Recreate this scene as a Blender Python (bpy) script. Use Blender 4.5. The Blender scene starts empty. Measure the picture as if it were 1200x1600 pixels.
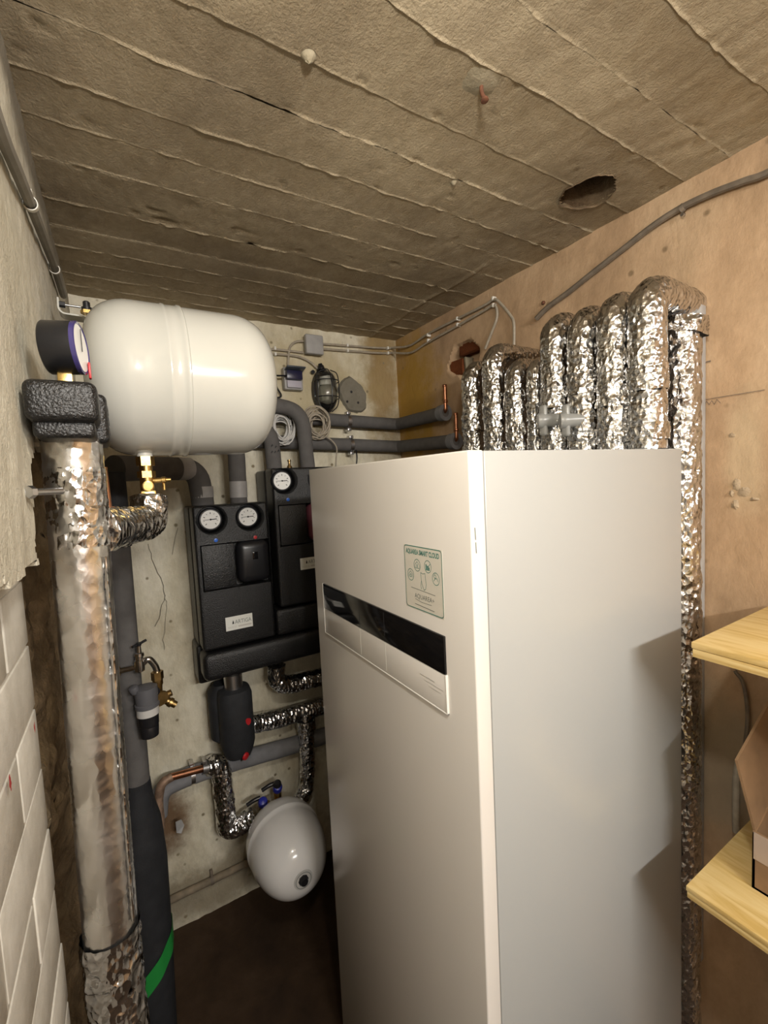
import bpy, bmesh, math, random
import numpy as np
from mathutils import Vector, Matrix
random.seed(7); rng = np.random.default_rng(7)
scene = bpy.context.scene
COL = scene.collection
PI = math.pi

# ------------------------------------------------------------------ camera
HC = 1.604                                    # eye height
F, YAW, PITCH, ROLL = 686.7, 0.5399, -0.0724, -0.0492
fwd = Vector((math.sin(YAW)*math.cos(PITCH), math.cos(YAW)*math.cos(PITCH), math.sin(PITCH)))
rgt = Vector((math.cos(YAW), -math.sin(YAW), 0)); up = rgt.cross(fwd)
r2 = rgt*math.cos(ROLL) + up*math.sin(ROLL); u2 = -rgt*math.sin(ROLL) + up*math.cos(ROLL)
cd = bpy.data.cameras.new('camera'); cam = bpy.data.objects.new('camera', cd); COL.objects.link(cam)
m = Matrix.Identity(4)
for i in range(3):
    m[i][0], m[i][1], m[i][2] = r2[i], u2[i], -fwd[i]
m[2][3] = HC; cam.matrix_world = m
cd.sensor_fit = 'VERTICAL'; cd.sensor_height = 32.0; cd.lens = 32.0*F/1600; cd.clip_start = 0.01
scene.camera = cam

def at(px, py, X=None, Y=None, Z=None):
    """the point of a wall or other known plane (X, Y or Z fixed, metres) seen at a photo pixel"""
    d = fwd + r2*((px-600)/F) - u2*((py-800)/F)
    t = X/d.x if X is not None else Y/d.y if Y is not None else (Z-HC)/d.z
    return Vector((d.x*t, d.y*t, d.z*t+HC))

# ------------------------------------------------------------------ world, lamps, exposure
w = bpy.data.worlds.new('world'); scene.world = w; w.use_nodes = True
w.node_tree.nodes['Background'].inputs[0].default_value = (0.5, 0.5, 0.5, 1)
w.node_tree.nodes['Background'].inputs[1].default_value = 0.02
vs = scene.view_settings
vs.view_transform = 'Standard'; vs.look = 'None'; vs.gamma = 1; vs.exposure = 1.15
vs.use_curve_mapping = False
def lamp(name, loc, watt, col, rad):
    l = bpy.data.lights.new(name, 'POINT'); l.energy = watt; l.color = col; l.shadow_soft_size = rad
    o = bpy.data.objects.new(name, l); o.location = loc; COL.objects.link(o); return o
lamp('bulb_light', (0.14, 0.05, 2.00), 7.0, (1.0, 0.95, 0.87), 0.03)
tl = bpy.data.lights.new('tube_light', 'AREA'); tl.shape = 'RECTANGLE'; tl.size = .8; tl.size_y = .08; tl.energy = 17.5; tl.color = (1.0, .97, .92)
to = bpy.data.objects.new('tube_light', tl); to.location = (.40, -1.45, 2.12); to.rotation_euler = (math.radians(60), 0, 0); COL.objects.link(to)

# ------------------------------------------------------------------ noise
def vnoise(P, seed=0):
    P = np.asarray(P, dtype=np.float64) + seed*17.31
    i = np.floor(P).astype(np.int64); f = P - i; f = f*f*(3-2*f)
    def h(a, b, c):
        n = (a*374761393 + b*668265263 + c*2147483647 + seed*974711) & 0xffffffff
        n = ((n ^ (n >> 13))*1274126177) & 0xffffffff
        n = (n ^ (n >> 16)) & 0xffffffff
        return n/4294967295.0
    x, y, z = i[:, 0], i[:, 1], i[:, 2]; fx, fy, fz = f[:, 0], f[:, 1], f[:, 2]
    c = lambda dx, dy, dz: h(x+dx, y+dy, z+dz)
    a = (c(0,0,0)*(1-fx)+c(1,0,0)*fx)*(1-fy) + (c(0,1,0)*(1-fx)+c(1,1,0)*fx)*fy
    b = (c(0,0,1)*(1-fx)+c(1,0,1)*fx)*(1-fy) + (c(0,1,1)*(1-fx)+c(1,1,1)*fx)*fy
    return (a*(1-fz)+b*fz)*2-1
def fbm(P, freq, oct=4, seed=0):
    P = np.asarray(P); s = 0; a = 1; t = 0
    for k in range(oct):
        s = s + a*vnoise(P*freq*2**k, seed+k); t += a; a *= .5
    return s/t
def crinkle(P, freq, seed=0):
    P = np.asarray(P)
    return (1-np.abs(vnoise(P*freq, seed))*2)*.6 + (1-np.abs(vnoise(P*freq*2.1, seed+5))*2)*.4

# ------------------------------------------------------------------ materials
MATS = {}
def newmat(name):
    mt = bpy.data.materials.new(name); mt.use_nodes = True
    nt = mt.node_tree; b = nt.nodes['Principled BSDF']; MATS[name] = mt
    return mt, nt, b
def rgb(h):
    if isinstance(h, str):
        v = [int(h[i:i+2], 16)/255 for i in (0, 2, 4)]
        return tuple(c/12.92 if c <= .04045 else ((c+.055)/1.055)**2.4 for c in v)+(1,)
    return tuple(h)+(1,)
def N(nt, typ, **kw):
    n = nt.nodes.new(typ)
    for k, v in kw.items():
        if k in n.inputs: n.inputs[k].default_value = v
        else: setattr(n, k, v)
    return n
def L(nt, a, b): nt.links.new(a, b)
def ramp(nt, src, stops):
    r = nt.nodes.new('ShaderNodeValToRGB'); e = r.color_ramp.elements
    while len(e) < len(stops): e.new(.5)
    for i, (p, c) in enumerate(stops): e[i].position = p; e[i].color = c if len(c) == 4 else tuple(c)+(1,)
    L(nt, src, r.inputs[0]); return r
def simple(name, col, rough=.5, metal=0., bump=0., bscale=200., var=0., vscale=30., spec=.5, coat=0., trans=0., alpha=1.):
    mt, nt, b = newmat(name); c = rgb(col)
    b.inputs['Base Color'].default_value = c; b.inputs['Roughness'].default_value = rough
    b.inputs['Metallic'].default_value = metal; b.inputs['Specular IOR Level'].default_value = spec
    b.inputs['Coat Weight'].default_value = coat; b.inputs['Transmission Weight'].default_value = trans
    b.inputs['Alpha'].default_value = alpha
    tc = N(nt, 'ShaderNodeTexCoord')
    if var:
        n = N(nt, 'ShaderNodeTexNoise', Scale=vscale, Detail=5.0); L(nt, tc.outputs['Object'], n.inputs['Vector'])
        lo = tuple(x*(1-var) for x in c[:3]); hi = tuple(min(1, x*(1+var)) for x in c[:3])
        r = ramp(nt, n.outputs[0], [(.3, lo), (.7, hi)]); L(nt, r.outputs[0], b.inputs['Base Color'])
    if bump:
        n2 = N(nt, 'ShaderNodeTexNoise', Scale=bscale, Detail=3.0); L(nt, tc.outputs['Object'], n2.inputs['Vector'])
        bp = N(nt, 'ShaderNodeBump', Strength=bump, Distance=.002); L(nt, n2.outputs[0], bp.inputs['Height']); L(nt, bp.outputs[0], b.inputs['Normal'])
    return mt
def plaster(name, cols, scale=3., fine=90., bump=.6, dist=.004, stretch=(1,1,1), stains=(), speck=None, rough=.9, objvar=False):
    """mottled mineral surface; stains = (centre, radii, colour, amount): patches of discoloured plaster"""
    mt, nt, b = newmat(name); b.inputs['Roughness'].default_value = rough; b.inputs['Specular IOR Level'].default_value = .25
    tc = N(nt, 'ShaderNodeTexCoord')
    mp = N(nt, 'ShaderNodeMapping'); mp.inputs['Scale'].default_value = stretch; L(nt, tc.outputs['Object'], mp.inputs[0])
    n = N(nt, 'ShaderNodeTexNoise', Scale=scale, Detail=8.0, Roughness=.62, Distortion=.4); L(nt, mp.outputs[0], n.inputs['Vector'])
    k = len(cols); r = ramp(nt, n.outputs[0], [(.3+.4*i/(k-1), rgb(c)) for i, c in enumerate(cols)])
    cur = r.outputs[0]
    n3 = N(nt, 'ShaderNodeTexNoise', Scale=fine*.35, Detail=6.0, Roughness=.7); L(nt, mp.outputs[0], n3.inputs['Vector'])
    r3 = ramp(nt, n3.outputs[0], [(.35, (.72, .70, .66)), (.6, (1, 1, 1))])
    mx = N(nt, 'ShaderNodeMix', data_type='RGBA', blend_type='MULTIPLY'); mx.inputs[0].default_value = .55
    L(nt, cur, mx.inputs[6]); L(nt, r3.outputs[0], mx.inputs[7]); cur = mx.outputs[2]
    for (c, rad, col, amt) in stains:
        sub = N(nt, 'ShaderNodeVectorMath', operation='SUBTRACT'); L(nt, tc.outputs['Object'], sub.inputs[0]); sub.inputs[1].default_value = c
        dv = N(nt, 'ShaderNodeVectorMath', operation='DIVIDE'); L(nt, sub.outputs[0], dv.inputs[0]); dv.inputs[1].default_value = rad
        ln = N(nt, 'ShaderNodeVectorMath', operation='LENGTH'); L(nt, dv.outputs[0], ln.inputs[0])
        ns = N(nt, 'ShaderNodeTexNoise', Scale=9.0, Detail=6.0, Roughness=.65); L(nt, tc.outputs['Object'], ns.inputs['Vector'])
        ad = N(nt, 'ShaderNodeMath', operation='MULTIPLY_ADD'); L(nt, ns.outputs[0], ad.inputs[0]); ad.inputs[1].default_value = 1.3
        L(nt, ln.outputs['Value'], ad.inputs[2])
        rr = ramp(nt, ad.outputs[0], [(.55, (amt,)*3), (1.0, (0, 0, 0))]); rr.color_ramp.interpolation = 'EASE'
        # ramp input is clamped to 0..1: scale first
        sc = N(nt, 'ShaderNodeMath', operation='MULTIPLY'); L(nt, ad.outputs[0], sc.inputs[0]); sc.inputs[1].default_value = .6
        L(nt, sc.outputs[0], rr.inputs[0])
        mm = N(nt, 'ShaderNodeMix', data_type='RGBA', blend_type='MIX'); L(nt, rr.outputs[0], mm.inputs[0]); L(nt, cur, mm.inputs[6]); mm.inputs[7].default_value = rgb(col); cur = mm.outputs[2]
    if speck:
        v = N(nt, 'ShaderNodeTexVoronoi', Scale=speck[0]); L(nt, tc.outputs['Object'], v.inputs['Vector'])
        rv = ramp(nt, v.outputs['Distance'], [(.06, (1, 1, 1)), (.12, (0, 0, 0))])
        mm = N(nt, 'ShaderNodeMix', data_type='RGBA'); L(nt, rv.outputs[0], mm.inputs[0]); L(nt, cur, mm.inputs[6]); mm.inputs[7].default_value = rgb(speck[1]); cur = mm.outputs[2]
    if objvar:
        oi = N(nt, 'ShaderNodeObjectInfo'); rv = ramp(nt, oi.outputs['Random'], [(0, (.84, .83, .81)), (1, (1, 1, 1))])
        mm = N(nt, 'ShaderNodeMix', data_type='RGBA', blend_type='MULTIPLY'); mm.inputs[0].default_value = 1; L(nt, cur, mm.inputs[6]); L(nt, rv.outputs[0], mm.inputs[7]); cur = mm.outputs[2]
    L(nt, cur, b.inputs['Base Color'])
    nb = N(nt, 'ShaderNodeTexNoise', Scale=fine, Detail=5.0, Roughness=.68); L(nt, mp.outputs[0], nb.inputs['Vector'])
    bp = N(nt, 'ShaderNodeBump', Strength=bump, Distance=dist); L(nt, nb.outputs[0], bp.inputs['Height']); L(nt, bp.outputs[0], b.inputs['Normal'])
    return mt
def foilmat(name, base, rough, bump, scale):
    mt, nt, b = newmat(name); b.inputs['Metallic'].default_value = 1; b.inputs['Base Color'].default_value = rgb(base)
    tc = N(nt, 'ShaderNodeTexCoord')
    mp = N(nt, 'ShaderNodeMapping'); mp.inputs['Scale'].default_value = (1, 1, .65); L(nt, tc.outputs['Object'], mp.inputs[0])
    n = N(nt, 'ShaderNodeTexNoise', noise_type='RIDGED_MULTIFRACTAL', Scale=scale, Detail=3.0, Roughness=.5, Distortion=.6); L(nt, mp.outputs[0], n.inputs['Vector'])
    v = N(nt, 'ShaderNodeTexVoronoi', Scale=scale*1.3); v.feature = 'F1'; L(nt, mp.outputs[0], v.inputs['Vector'])
    ad = N(nt, 'ShaderNodeMath', operation='MULTIPLY_ADD'); L(nt, n.outputs[0], ad.inputs[0]); ad.inputs[1].default_value = .6; L(nt, v.outputs['Distance'], ad.inputs[2])
    bp = N(nt, 'ShaderNodeBump', Strength=bump, Distance=.004); L(nt, ad.outputs[0], bp.inputs['Height']); L(nt, bp.outputs[0], b.inputs['Normal'])
    n2 = N(nt, 'ShaderNodeTexNoise', Scale=14.0, Detail=3.0); L(nt, tc.outputs['Object'], n2.inputs['Vector'])
    r = ramp(nt, n2.outputs[0], [(.35, (rough*.75,)*3), (.65, (rough*1.35,)*3)]); L(nt, r.outputs[0], b.inputs['Roughness'])
    return mt
foil = foilmat('foil', (.66, .66, .665), .17, .8, 74.)
foil_smooth = foilmat('foil_smooth', (.80, .79, .77), .27, .16, 70.)
cab_white_dim = simple('cabinet_white_dimmed', (.40, .41, .405), .24, spec=.6)  # white casing, colour darkened to offset the strong light on its side
cab_front_lit = simple('cabinet_front_lit', (.72, .69, .65), .2, spec=.5)  # same white casing, extra light on the front put into its colour
gloss_black = simple('gloss_black', (.006, .006, .007), .08)
tank_white = simple('tank_enamel', (.53, .53, .49), .16, coat=.4, bump=.02, bscale=60)
tank2_white = simple('vessel_enamel', (.76, .75, .74), .16, coat=.4)
foam = simple('grey_foam', (.115, .109, .106), .85, bump=.25, bscale=500, var=.12, spec=.2)
foam_light = simple('grey_foam_light', (.20, .20, .21), .8, bump=.25, bscale=500, var=.12, spec=.2)
foam_dark = simple('dark_foam', (.022, .023, .026), .7, bump=.3, bscale=300, var=.2, spec=.3)
epp = simple('black_epp', (.0075, .0075, .008), .34, bump=1.0, bscale=330, var=.75, vscale=260, spec=.6)
blackpl = simple('black_plastic', (.012, .012, .014), .34)
blackmat = simple('black_matt', (.01, .01, .011), .6)
blackmark = simple('marker_black', (.01, .01, .012), .7)
brass = simple('brass', (.62, .43, .16), .26, 1., bump=.05)
brass_old = simple('brass_old', (.40, .27, .11), .36, 1., bump=.1, var=.3, vscale=60)
chrome = simple('chrome', (.62, .61, .60), .2, 1.)
zinc = simple('zinc', (.55, .55, .56), .32, 1.)
copper = simple('copper', (.46, .21, .12), .32, 1., var=.35, vscale=40)
copper_dull = simple('copper_dull', (.30, .20, .14), .6, .5, var=.4, vscale=60, bump=.3, bscale=120)
greypl = simple('grey_plastic', (.33, .32, .31), .55, var=.1)
cablegrey = simple('cable_grey', (.34, .295, .23), .55, var=.15, vscale=60)
cablepale = simple('cable_pale', (.55, .54, .52), .5)
clipwhite = simple('clip_white', (.70, .68, .62), .5)
conduitm = simple('old_conduit', (.15, .12, .09), .7, var=.25, vscale=40, bump=.3, bscale=120)
white = simple('white_paper', (.75, .75, .70), .5)
dial = simple('dial_white', (.80, .80, .78), .35)
bluem = simple('blue_plastic', (.02, .03, .32), .35)
redm = simple('red_plastic', (.45, .015, .02), .4)
bluedot = simple('blue_dot', (.02, .12, .55), .35)
maroon = simple('maroon_plastic', (.16, .05, .07), .35)
violet = simple('violet_rim', (.05, .04, .15), .15, coat=.5)
greentape = simple('green_tape', (.02, .26, .05), .4, bump=.3, bscale=60)
teal = simple('print_teal', (.05, .22, .19), .5)
printgrey = simple('print_grey', (.16, .18, .17), .5)
printfaint = simple('print_faint', (.56, .53, .49), .5)
sticker_m = simple('sticker_paper', (.74, .71, .63), .4)
silverprint = simple('print_silver', (.42, .42, .44), .35)
glassm = simple('lamp_glass', (.86, .86, .78), .06, trans=1., spec=.5)
clearpl = simple('clear_plastic', (.44, .44, .42), .3, trans=.45)
rubberg = simple('rubber_grey', (.10, .10, .11), .6)
rust = simple('rust', (.13, .05, .025), .85, var=.4, vscale=80, bump=.4, bscale=150)
bluebox = simple('blue_box', (.012, .013, .045), .3)
blueflap = simple('blue_grey_flap', (.06, .07, .085), .4)
lilac = simple('lilac_plastic', (.40, .38, .44), .5)
cardm = simple('cardboard', (.24, .145, .075), .85, var=.15, vscale=25)
tapem = simple('packing_tape', (.42, .33, .27), .22, coat=.4, bump=.3, bscale=40)
def woodmat():
    mt, nt, b = newmat('shelf_wood'); tc = N(nt, 'ShaderNodeTexCoord')
    mp = N(nt, 'ShaderNodeMapping'); mp.inputs['Scale'].default_value = (10, 1.2, 10); L(nt, tc.outputs['Object'], mp.inputs[0])
    n = N(nt, 'ShaderNodeTexNoise', Scale=6.0, Detail=5.0, Distortion=1.5); L(nt, mp.outputs[0], n.inputs['Vector'])
    r = ramp(nt, n.outputs[0], [(.3, rgb('c6a560')), (.5, rgb('d8bb7e')), (.7, rgb('dfc78e'))])
    v = N(nt, 'ShaderNodeTexVoronoi', Scale=9.0); L(nt, tc.outputs['Object'], v.inputs['Vector'])
    rv = ramp(nt, v.outputs['Distance'], [(.05, (1, 1, 1)), (.09, (0, 0, 0))])
    mm = N(nt, 'ShaderNodeMix', data_type='RGBA'); L(nt, rv.outputs[0], mm.inputs[0]); L(nt, r.outputs[0], mm.inputs[6]); mm.inputs[7].default_value = rgb('6b4520')
    L(nt, mm.outputs[2], b.inputs['Base Color']); b.inputs['Roughness'].default_value = .55
    return mt
wood = woodmat()
ceil_m = plaster('ceiling_concrete', ['9a8c76', 'b8a98f', 'cabb9f'], 3.0, 210, 1.0, .006, (1.0, .8, 1), objvar=True)
mort_pale = plaster('pale_mortar', ['a8957c', 'b5a38b'], 9, 120, .6)
mort = plaster('mortar', ['8a806c', 'a39a84'], 6, 120, .6)
left_m = plaster('left_plaster', ['cdc6b2', 'e2dcca', 'ebe6d8'], 4, 210, 1.0, .006, (1, 1, .6), stains=[((-.087, .9, 2.22), (.5, 1.6, .10), '7a7162', .85)])
brick_m = plaster('painted_brick', ['b2afa5', 'c8c5bc', 'd2cfc6'], 5, 60, .35, .003, stains=[((-.11, .55, 1.19), (.03, .025, .012), '7a1a14', 0)])
rubble_m = plaster('rubble', ['5c4d38', '85735a', 'a39274'], 9, 70, .8, .01, speck=(9., '241c14'))
back_m = plaster('back_plaster', ['bdb299', 'dad3be', 'e6e0d0'], 4, 80, .7, .006, (1, 1, .5),
    stains=[((1.05, 1.715, 2.05), (.14, .3, .5), '8a6c34', .8), ((.06, 1.715, .42), (.11, .3, .17), '5d3c18', .9), ((.25, 1.715, .1), (.7, .3, .17), '6d6048', .7), ((.75, 1.715, 2.0), (.35, .3, .35), 'a8976e', .6)], speck=(15., '857a62'))
right_m = plaster('right_plaster', ['a2876b', 'b79a7b', 'c4a98a'], 4, 70, .45, .004, (1, 1, .6),
    stains=[((1.134, 1.6, 1.95), (.3, .26, .45), 'a88438', .95), ((1.134, .40, 1.62), (.3, .05, .16), 'c0ab8c', .6), ((1.134, .45, .9), (.3, .3, .25), '8f8674', .6)], speck=(13., '8a745a'))
floor_m = plaster('floor_earth', ['2c2016', '3a2b1d', '48382a'], 5, 60, .4, .004, rough=.8)
patch_m = plaster('mortar_patch', ['6f6b60', '817c70'], 8, 90, .4)
hole_m = plaster('broken_masonry', ['4a3d30', '6a5844', '85735b'], 14, 60, .8, .01)
redbrick = plaster('red_brick', ['5e3218', '7a4424'], 12, 90, .5)

# ------------------------------------------------------------------ mesh helpers
class MB:
    def __init__(s): s.v = []; s.f = []
    def add(s, v, f):
        o = len(s.v); s.v += [tuple(x) for x in v]; s.f += [tuple(i+o for i in q) for q in f]; return s
    def bm(s, bm):
        bm.verts.ensure_lookup_table(); bm.verts.index_update()
        s.add([v.co[:] for v in bm.verts], [[v.index for v in f.verts] for f in bm.faces]); bm.free(); return s
    def box(s, lo, hi, bev=0., seg=2, mat=None):
        bm = bmesh.new(); bmesh.ops.create_cube(bm, size=1)
        lo, hi = Vector(lo), Vector(hi); c = (lo+hi)/2; d = hi-lo
        for v in bm.verts: v.co = Vector((v.co.x*d.x, v.co.y*d.y, v.co.z*d.z))
        if bev: bmesh.ops.bevel(bm, geom=bm.edges[:], offset=min(bev, min(d)*.49), segments=seg, profile=.5, affect='EDGES')
        if mat is not None: bmesh.ops.transform(bm, matrix=mat, verts=bm.verts)
        bmesh.ops.translate(bm, verts=bm.verts, vec=c); return s.bm(bm)
    def lathe(s, prof, origin, axis, seg=32, ref=None, caps=True):
        """prof = [(distance along axis, radius)]"""
        a = Vector(axis).normalized(); r = Vector(ref) if ref else (Vector((0, 0, 1)) if abs(a.z) < .9 else Vector((1, 0, 0)))
        e1 = (r - a*r.dot(a)).normalized(); e2 = a.cross(e1); o = Vector(origin); V = []; Fc = []
        for (t, rad) in prof:
            for k in range(seg):
                th = 2*PI*k/seg; V.append(o+a*t+(e1*math.cos(th)+e2*math.sin(th))*rad)
        n = len(prof)
        for i in range(n-1):
            for k in range(seg):
                k2 = (k+1) % seg; Fc.append((i*seg+k, i*seg+k2, (i+1)*seg+k2, (i+1)*seg+k))
        if caps:
            Fc.append(tuple(range(seg))[::-1]); Fc.append(tuple((n-1)*seg+k for k in range(seg)))
        return s.add(V, Fc)
    def cyl(s, a, b, r, seg=20, rb=None):
        a, b = Vector(a), Vector(b); return s.lathe([(0, r), ((b-a).length, r if rb is None else rb)], a, b-a, seg)
    def hexn(s, a, b, r): return s.cyl(a, b, r, 6)
    def tube(s, pts, r, seg=16, fil=0., step=None, disp=None, rfun=None, caps=True):
        P = path(pts, fil, step); V, Fc = sweep(P, r, seg, rfun, caps)
        V = np.array([v[:] for v in V])
        if disp is not None:
            C = np.array([p[:] for p in P]); n = len(P)
            body = V[:n*seg]; cen = np.repeat(C, seg, axis=0); nn = body-cen; nn /= (np.linalg.norm(nn, axis=1, keepdims=True)+1e-9)
            V[:n*seg] = body + nn*disp(body)[:, None]
        return s.add(V.tolist(), Fc)
    def build(s, name, mat, parent=None, smooth=True, ang=40, loc=None):
        me = bpy.data.meshes.new(name); off = Vector((0, 0, 0))
        p = parent
        while p is not None: off = off + p.location; p = p.parent
        if loc is not None: off = off + Vector(loc)
        me.from_pydata([(x-off.x, y-off.y, z-off.z) for x, y, z in s.v], [], s.f); me.validate()
        b = bmesh.new(); b.from_mesh(me); bmesh.ops.recalc_face_normals(b, faces=b.faces)
        if smooth:
            for f in b.faces: f.smooth = True
            for e in b.edges:
                if len(e.link_faces) == 2 and e.calc_face_angle(0) > math.radians(ang): e.smooth = False
        b.to_mesh(me); b.free()
        o = bpy.data.objects.new(name, me); COL.objects.link(o); me.materials.append(mat if not isinstance(mat, str) else MATS[mat])
        if loc is not None: o.location = loc
        if parent is not None: o.parent = parent
        return o
def path(pts, fil=0., step=None):
    pts = [Vector(p) for p in pts]; out = [pts[0]]
    for i in range(1, len(pts)-1):
        a, b, c = pts[i-1], pts[i], pts[i+1]; u = (a-b); v = (c-b)
        d = min(fil, u.length*.49, v.length*.49)
        if d < 1e-5 or u.angle(v) > 3.1: out.append(b); continue
        p0 = b+u.normalized()*d; p2 = b+v.normalized()*d; nseg = 8
        for k in range(nseg+1):
            t = k/nseg; out.append(p0*(1-t)**2 + b*2*t*(1-t) + p2*t*t)
    out.append(pts[-1])
    if step:
        res = [out[0]]
        for a, b in zip(out[:-1], out[1:]):
            n = max(1, int(round((b-a).length/step)))
            for k in range(1, n+1): res.append(a.lerp(b, k/n))
        out = res
    return out
def spline(pts, n=10):
    P = [Vector(p) for p in pts]; P = [P[0]*2-P[1]]+P+[P[-1]*2-P[-2]]; out = []
    for i in range(1, len(P)-2):
        for k in range(n):
            t = k/n; a, b, c, d = P[i-1], P[i], P[i+1], P[i+2]
            out.append(.5*((2*b)+(c-a)*t+(2*a-5*b+4*c-d)*t*t+(3*b-a-3*c+d)*t**3))
    out.append(P[-2]); return out
def sweep(P, r, seg, rfun=None, caps=True):
    V = []; Fc = []; n = len(P)
    T = [(P[min(i+1, n-1)]-P[max(i-1, 0)]).normalized() for i in range(n)]
    ref = Vector((0, 0, 1)) if abs(T[0].z) < .9 else Vector((0, -1, 0))
    e1 = (ref-T[0]*ref.dot(T[0])).normalized()
    for i in range(n):
        e1 = (e1-T[i]*e1.dot(T[i])).normalized(); e2 = T[i].cross(e1); rr = rfun(i/(n-1)) if rfun else r
        for k in range(seg):
            th = 2*PI*k/seg; V.append(P[i]+(e1*math.cos(th)+e2*math.sin(th))*rr)
    for i in range(n-1):
        for k in range(seg):
            k2 = (k+1) % seg; Fc.append((i*seg+k, i*seg+k2, (i+1)*seg+k2, (i+1)*seg+k))
    if caps: Fc.append(tuple(range(seg))[::-1]); Fc.append(tuple((n-1)*seg+k for k in range(seg)))
    return V, Fc
def tag(o, label, cat, group=None):
    o['label'] = label; o['category'] = cat
    if group: o['group'] = group
    return o
def thing(name, loc, label, cat, group=None):
    o = bpy.data.objects.new(name, None); o.empty_display_size = .03; o.location = loc; COL.objects.link(o)
    return tag(o, label, cat, group)
def structure(o): o['kind'] = 'structure'; return o
def carve(o, cutters):
    """cut real recesses into a mesh, then drop the cutters"""
    cs = []
    for c in cutters:
        co = c.build('cutter', blackmat, None, False); cs.append(co)
        md = o.modifiers.new('b', 'BOOLEAN'); md.operation = 'DIFFERENCE'; md.object = co; md.solver = 'EXACT'
        co.location = -Vector((0, 0, 0))
    par = o.parent
    bpy.context.view_layer.update()
    dg = bpy.context.evaluated_depsgraph_get()
    me = bpy.data.meshes.new_from_object(o.evaluated_get(dg)); o.modifiers.clear(); o.data = me
    for c in cs: bpy.data.objects.remove(c)
    b = bmesh.new(); b.from_mesh(me)
    for f in b.faces: f.smooth = True
    for e in b.edges:
        e.smooth = not (len(e.link_faces) == 2 and e.calc_face_angle(0) > math.radians(35))
    b.to_mesh(me); b.free()
    return o
def text(name, body, origin, right, upv, size, mat, parent, width=None, bold=0., shear=0):
    cu = bpy.data.curves.new(name, 'FONT'); cu.body = body; cu.size = size; cu.offset = bold; cu.extrude = 0; cu.resolution_u = 3; cu.shear = shear
    o = bpy.data.objects.new(name, cu); COL.objects.link(o); bpy.context.view_layer.update()
    me = bpy.data.meshes.new_from_object(o.evaluated_get(bpy.context.evaluated_depsgraph_get())); bpy.data.objects.remove(o)
    vs_ = [v.co.copy() for v in me.vertices]; fs = [list(p.vertices) for p in me.polygons]
    mxx = max(v.x for v in vs_); s = (width/mxx) if width else 1
    R_, U_, O_ = Vector(right), Vector(upv), Vector(origin)
    mb = MB(); mb.add([O_+R_*(v.x*s)+U_*v.y for v in vs_], fs)
    return mb.build(name, mat, parent, False)
def ringflat(mb, c, ax1, ax2, ra, rb, seg=24):
    c, a, b = Vector(c), Vector(ax1), Vector(ax2); V = []
    for k in range(seg):
        th = 2*PI*k/seg; d = a*math.cos(th)+b*math.sin(th); V += [c+d*ra, c+d*rb]
    mb.add(V, [(2*k, 2*k+1, 2*((k+1) % seg)+1, 2*((k+1) % seg)) for k in range(seg)]); return mb
def stroke(mb, pts, wd, nrm):
    """thin flat printed line"""
    n = Vector(nrm); pts = [Vector(p) for p in pts]
    for a, b in zip(pts[:-1], pts[1:]):
        d = (b-a).normalized(); s = d.cross(n)*wd/2; mb.add([a-s-d*wd*.3, a+s-d*wd*.3, b+s+d*wd*.3, b-s+d*wd*.3], [(0, 1, 2, 3)])
    return mb
def grid(us, vsv, fn, keep=None):
    """surface from two coordinate lists: fn(U, V flat arrays) -> (N, 3)"""
    U, V = np.meshgrid(us, vsv, indexing='ij'); P = fn(U.ravel(), V.ravel()); n, k = len(us), len(vsv); Fc = []
    for i in range(n-1):
        for j in range(k-1):
            if keep is None or keep((us[i]+us[i+1])/2, (vsv[j]+vsv[j+1])/2): Fc.append((i*k+j, (i+1)*k+j, (i+1)*k+j+1, i*k+j+1))
    mb = MB(); mb.add(P.tolist(), Fc); return mb
def lin(a, b, st): return np.linspace(a, b, max(2, int(round((b-a)/st))+1))

ZC = 2.234; XL = -.087; XR = 1.134; YB = 1.715; YF = -1.7
# ------------------------------------------------------------------ structure
def zf(U, V):
    P = np.c_[U, V, np.zeros_like(U)]; return np.c_[U, V, fbm(P, 4, 4, 3)*.006]
structure(grid(np.r_[lin(-.35, 1.2, .02)], np.r_[lin(YF-.05, YB+.05, .02)], zf).build('floor', floor_m))

# back wall, rough plaster
def bw(U, V):
    P = np.c_[U, np.zeros_like(U), V]; Q = np.c_[U*1.0, np.zeros_like(U), V*.45]
    d = fbm(Q, 9, 4, 11)*.008 + fbm(P*np.array([1, 1, .6]), 45, 3, 4)*.003
    top = np.clip((V-2.17)/.06, 0, 1); d += top*(fbm(P, 22, 3, 21)*.012)
    left = np.clip((1.25-V)/.5, 0, 1)
    return np.c_[U, YB - d, V]
wb = structure(grid(lin(-.3, 1.2, .0075), lin(-.02, 2.29, .0085), bw).build('wall_back', back_m))
# hairline cracks in the back wall plaster: thin flat dark lines
cr = MB()
def crack(pts, wd=.0016):
    pp = []
    for a, b in zip(pts[:-1], pts[1:]):
        for k in range(4):
            t = k/4; q = at(a[0]+(b[0]-a[0])*t+random.uniform(-1.6, 1.6), a[1]+(b[1]-a[1])*t, Y=YB-.0065); pp.append(q)
    stroke(cr, pp, wd, (0, -1, 0))
crack([(232, 850), (240, 880), (255, 910), (258, 930), (250, 960), (240, 985)])
crack([(257, 930), (262, 950), (255, 1000), (258, 1020)], .001)
crack([(278, 825), (268, 880)], .001)
cr.build('crack', simple('crack_line', (.10, .085, .065), .9), wb, False)

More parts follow.
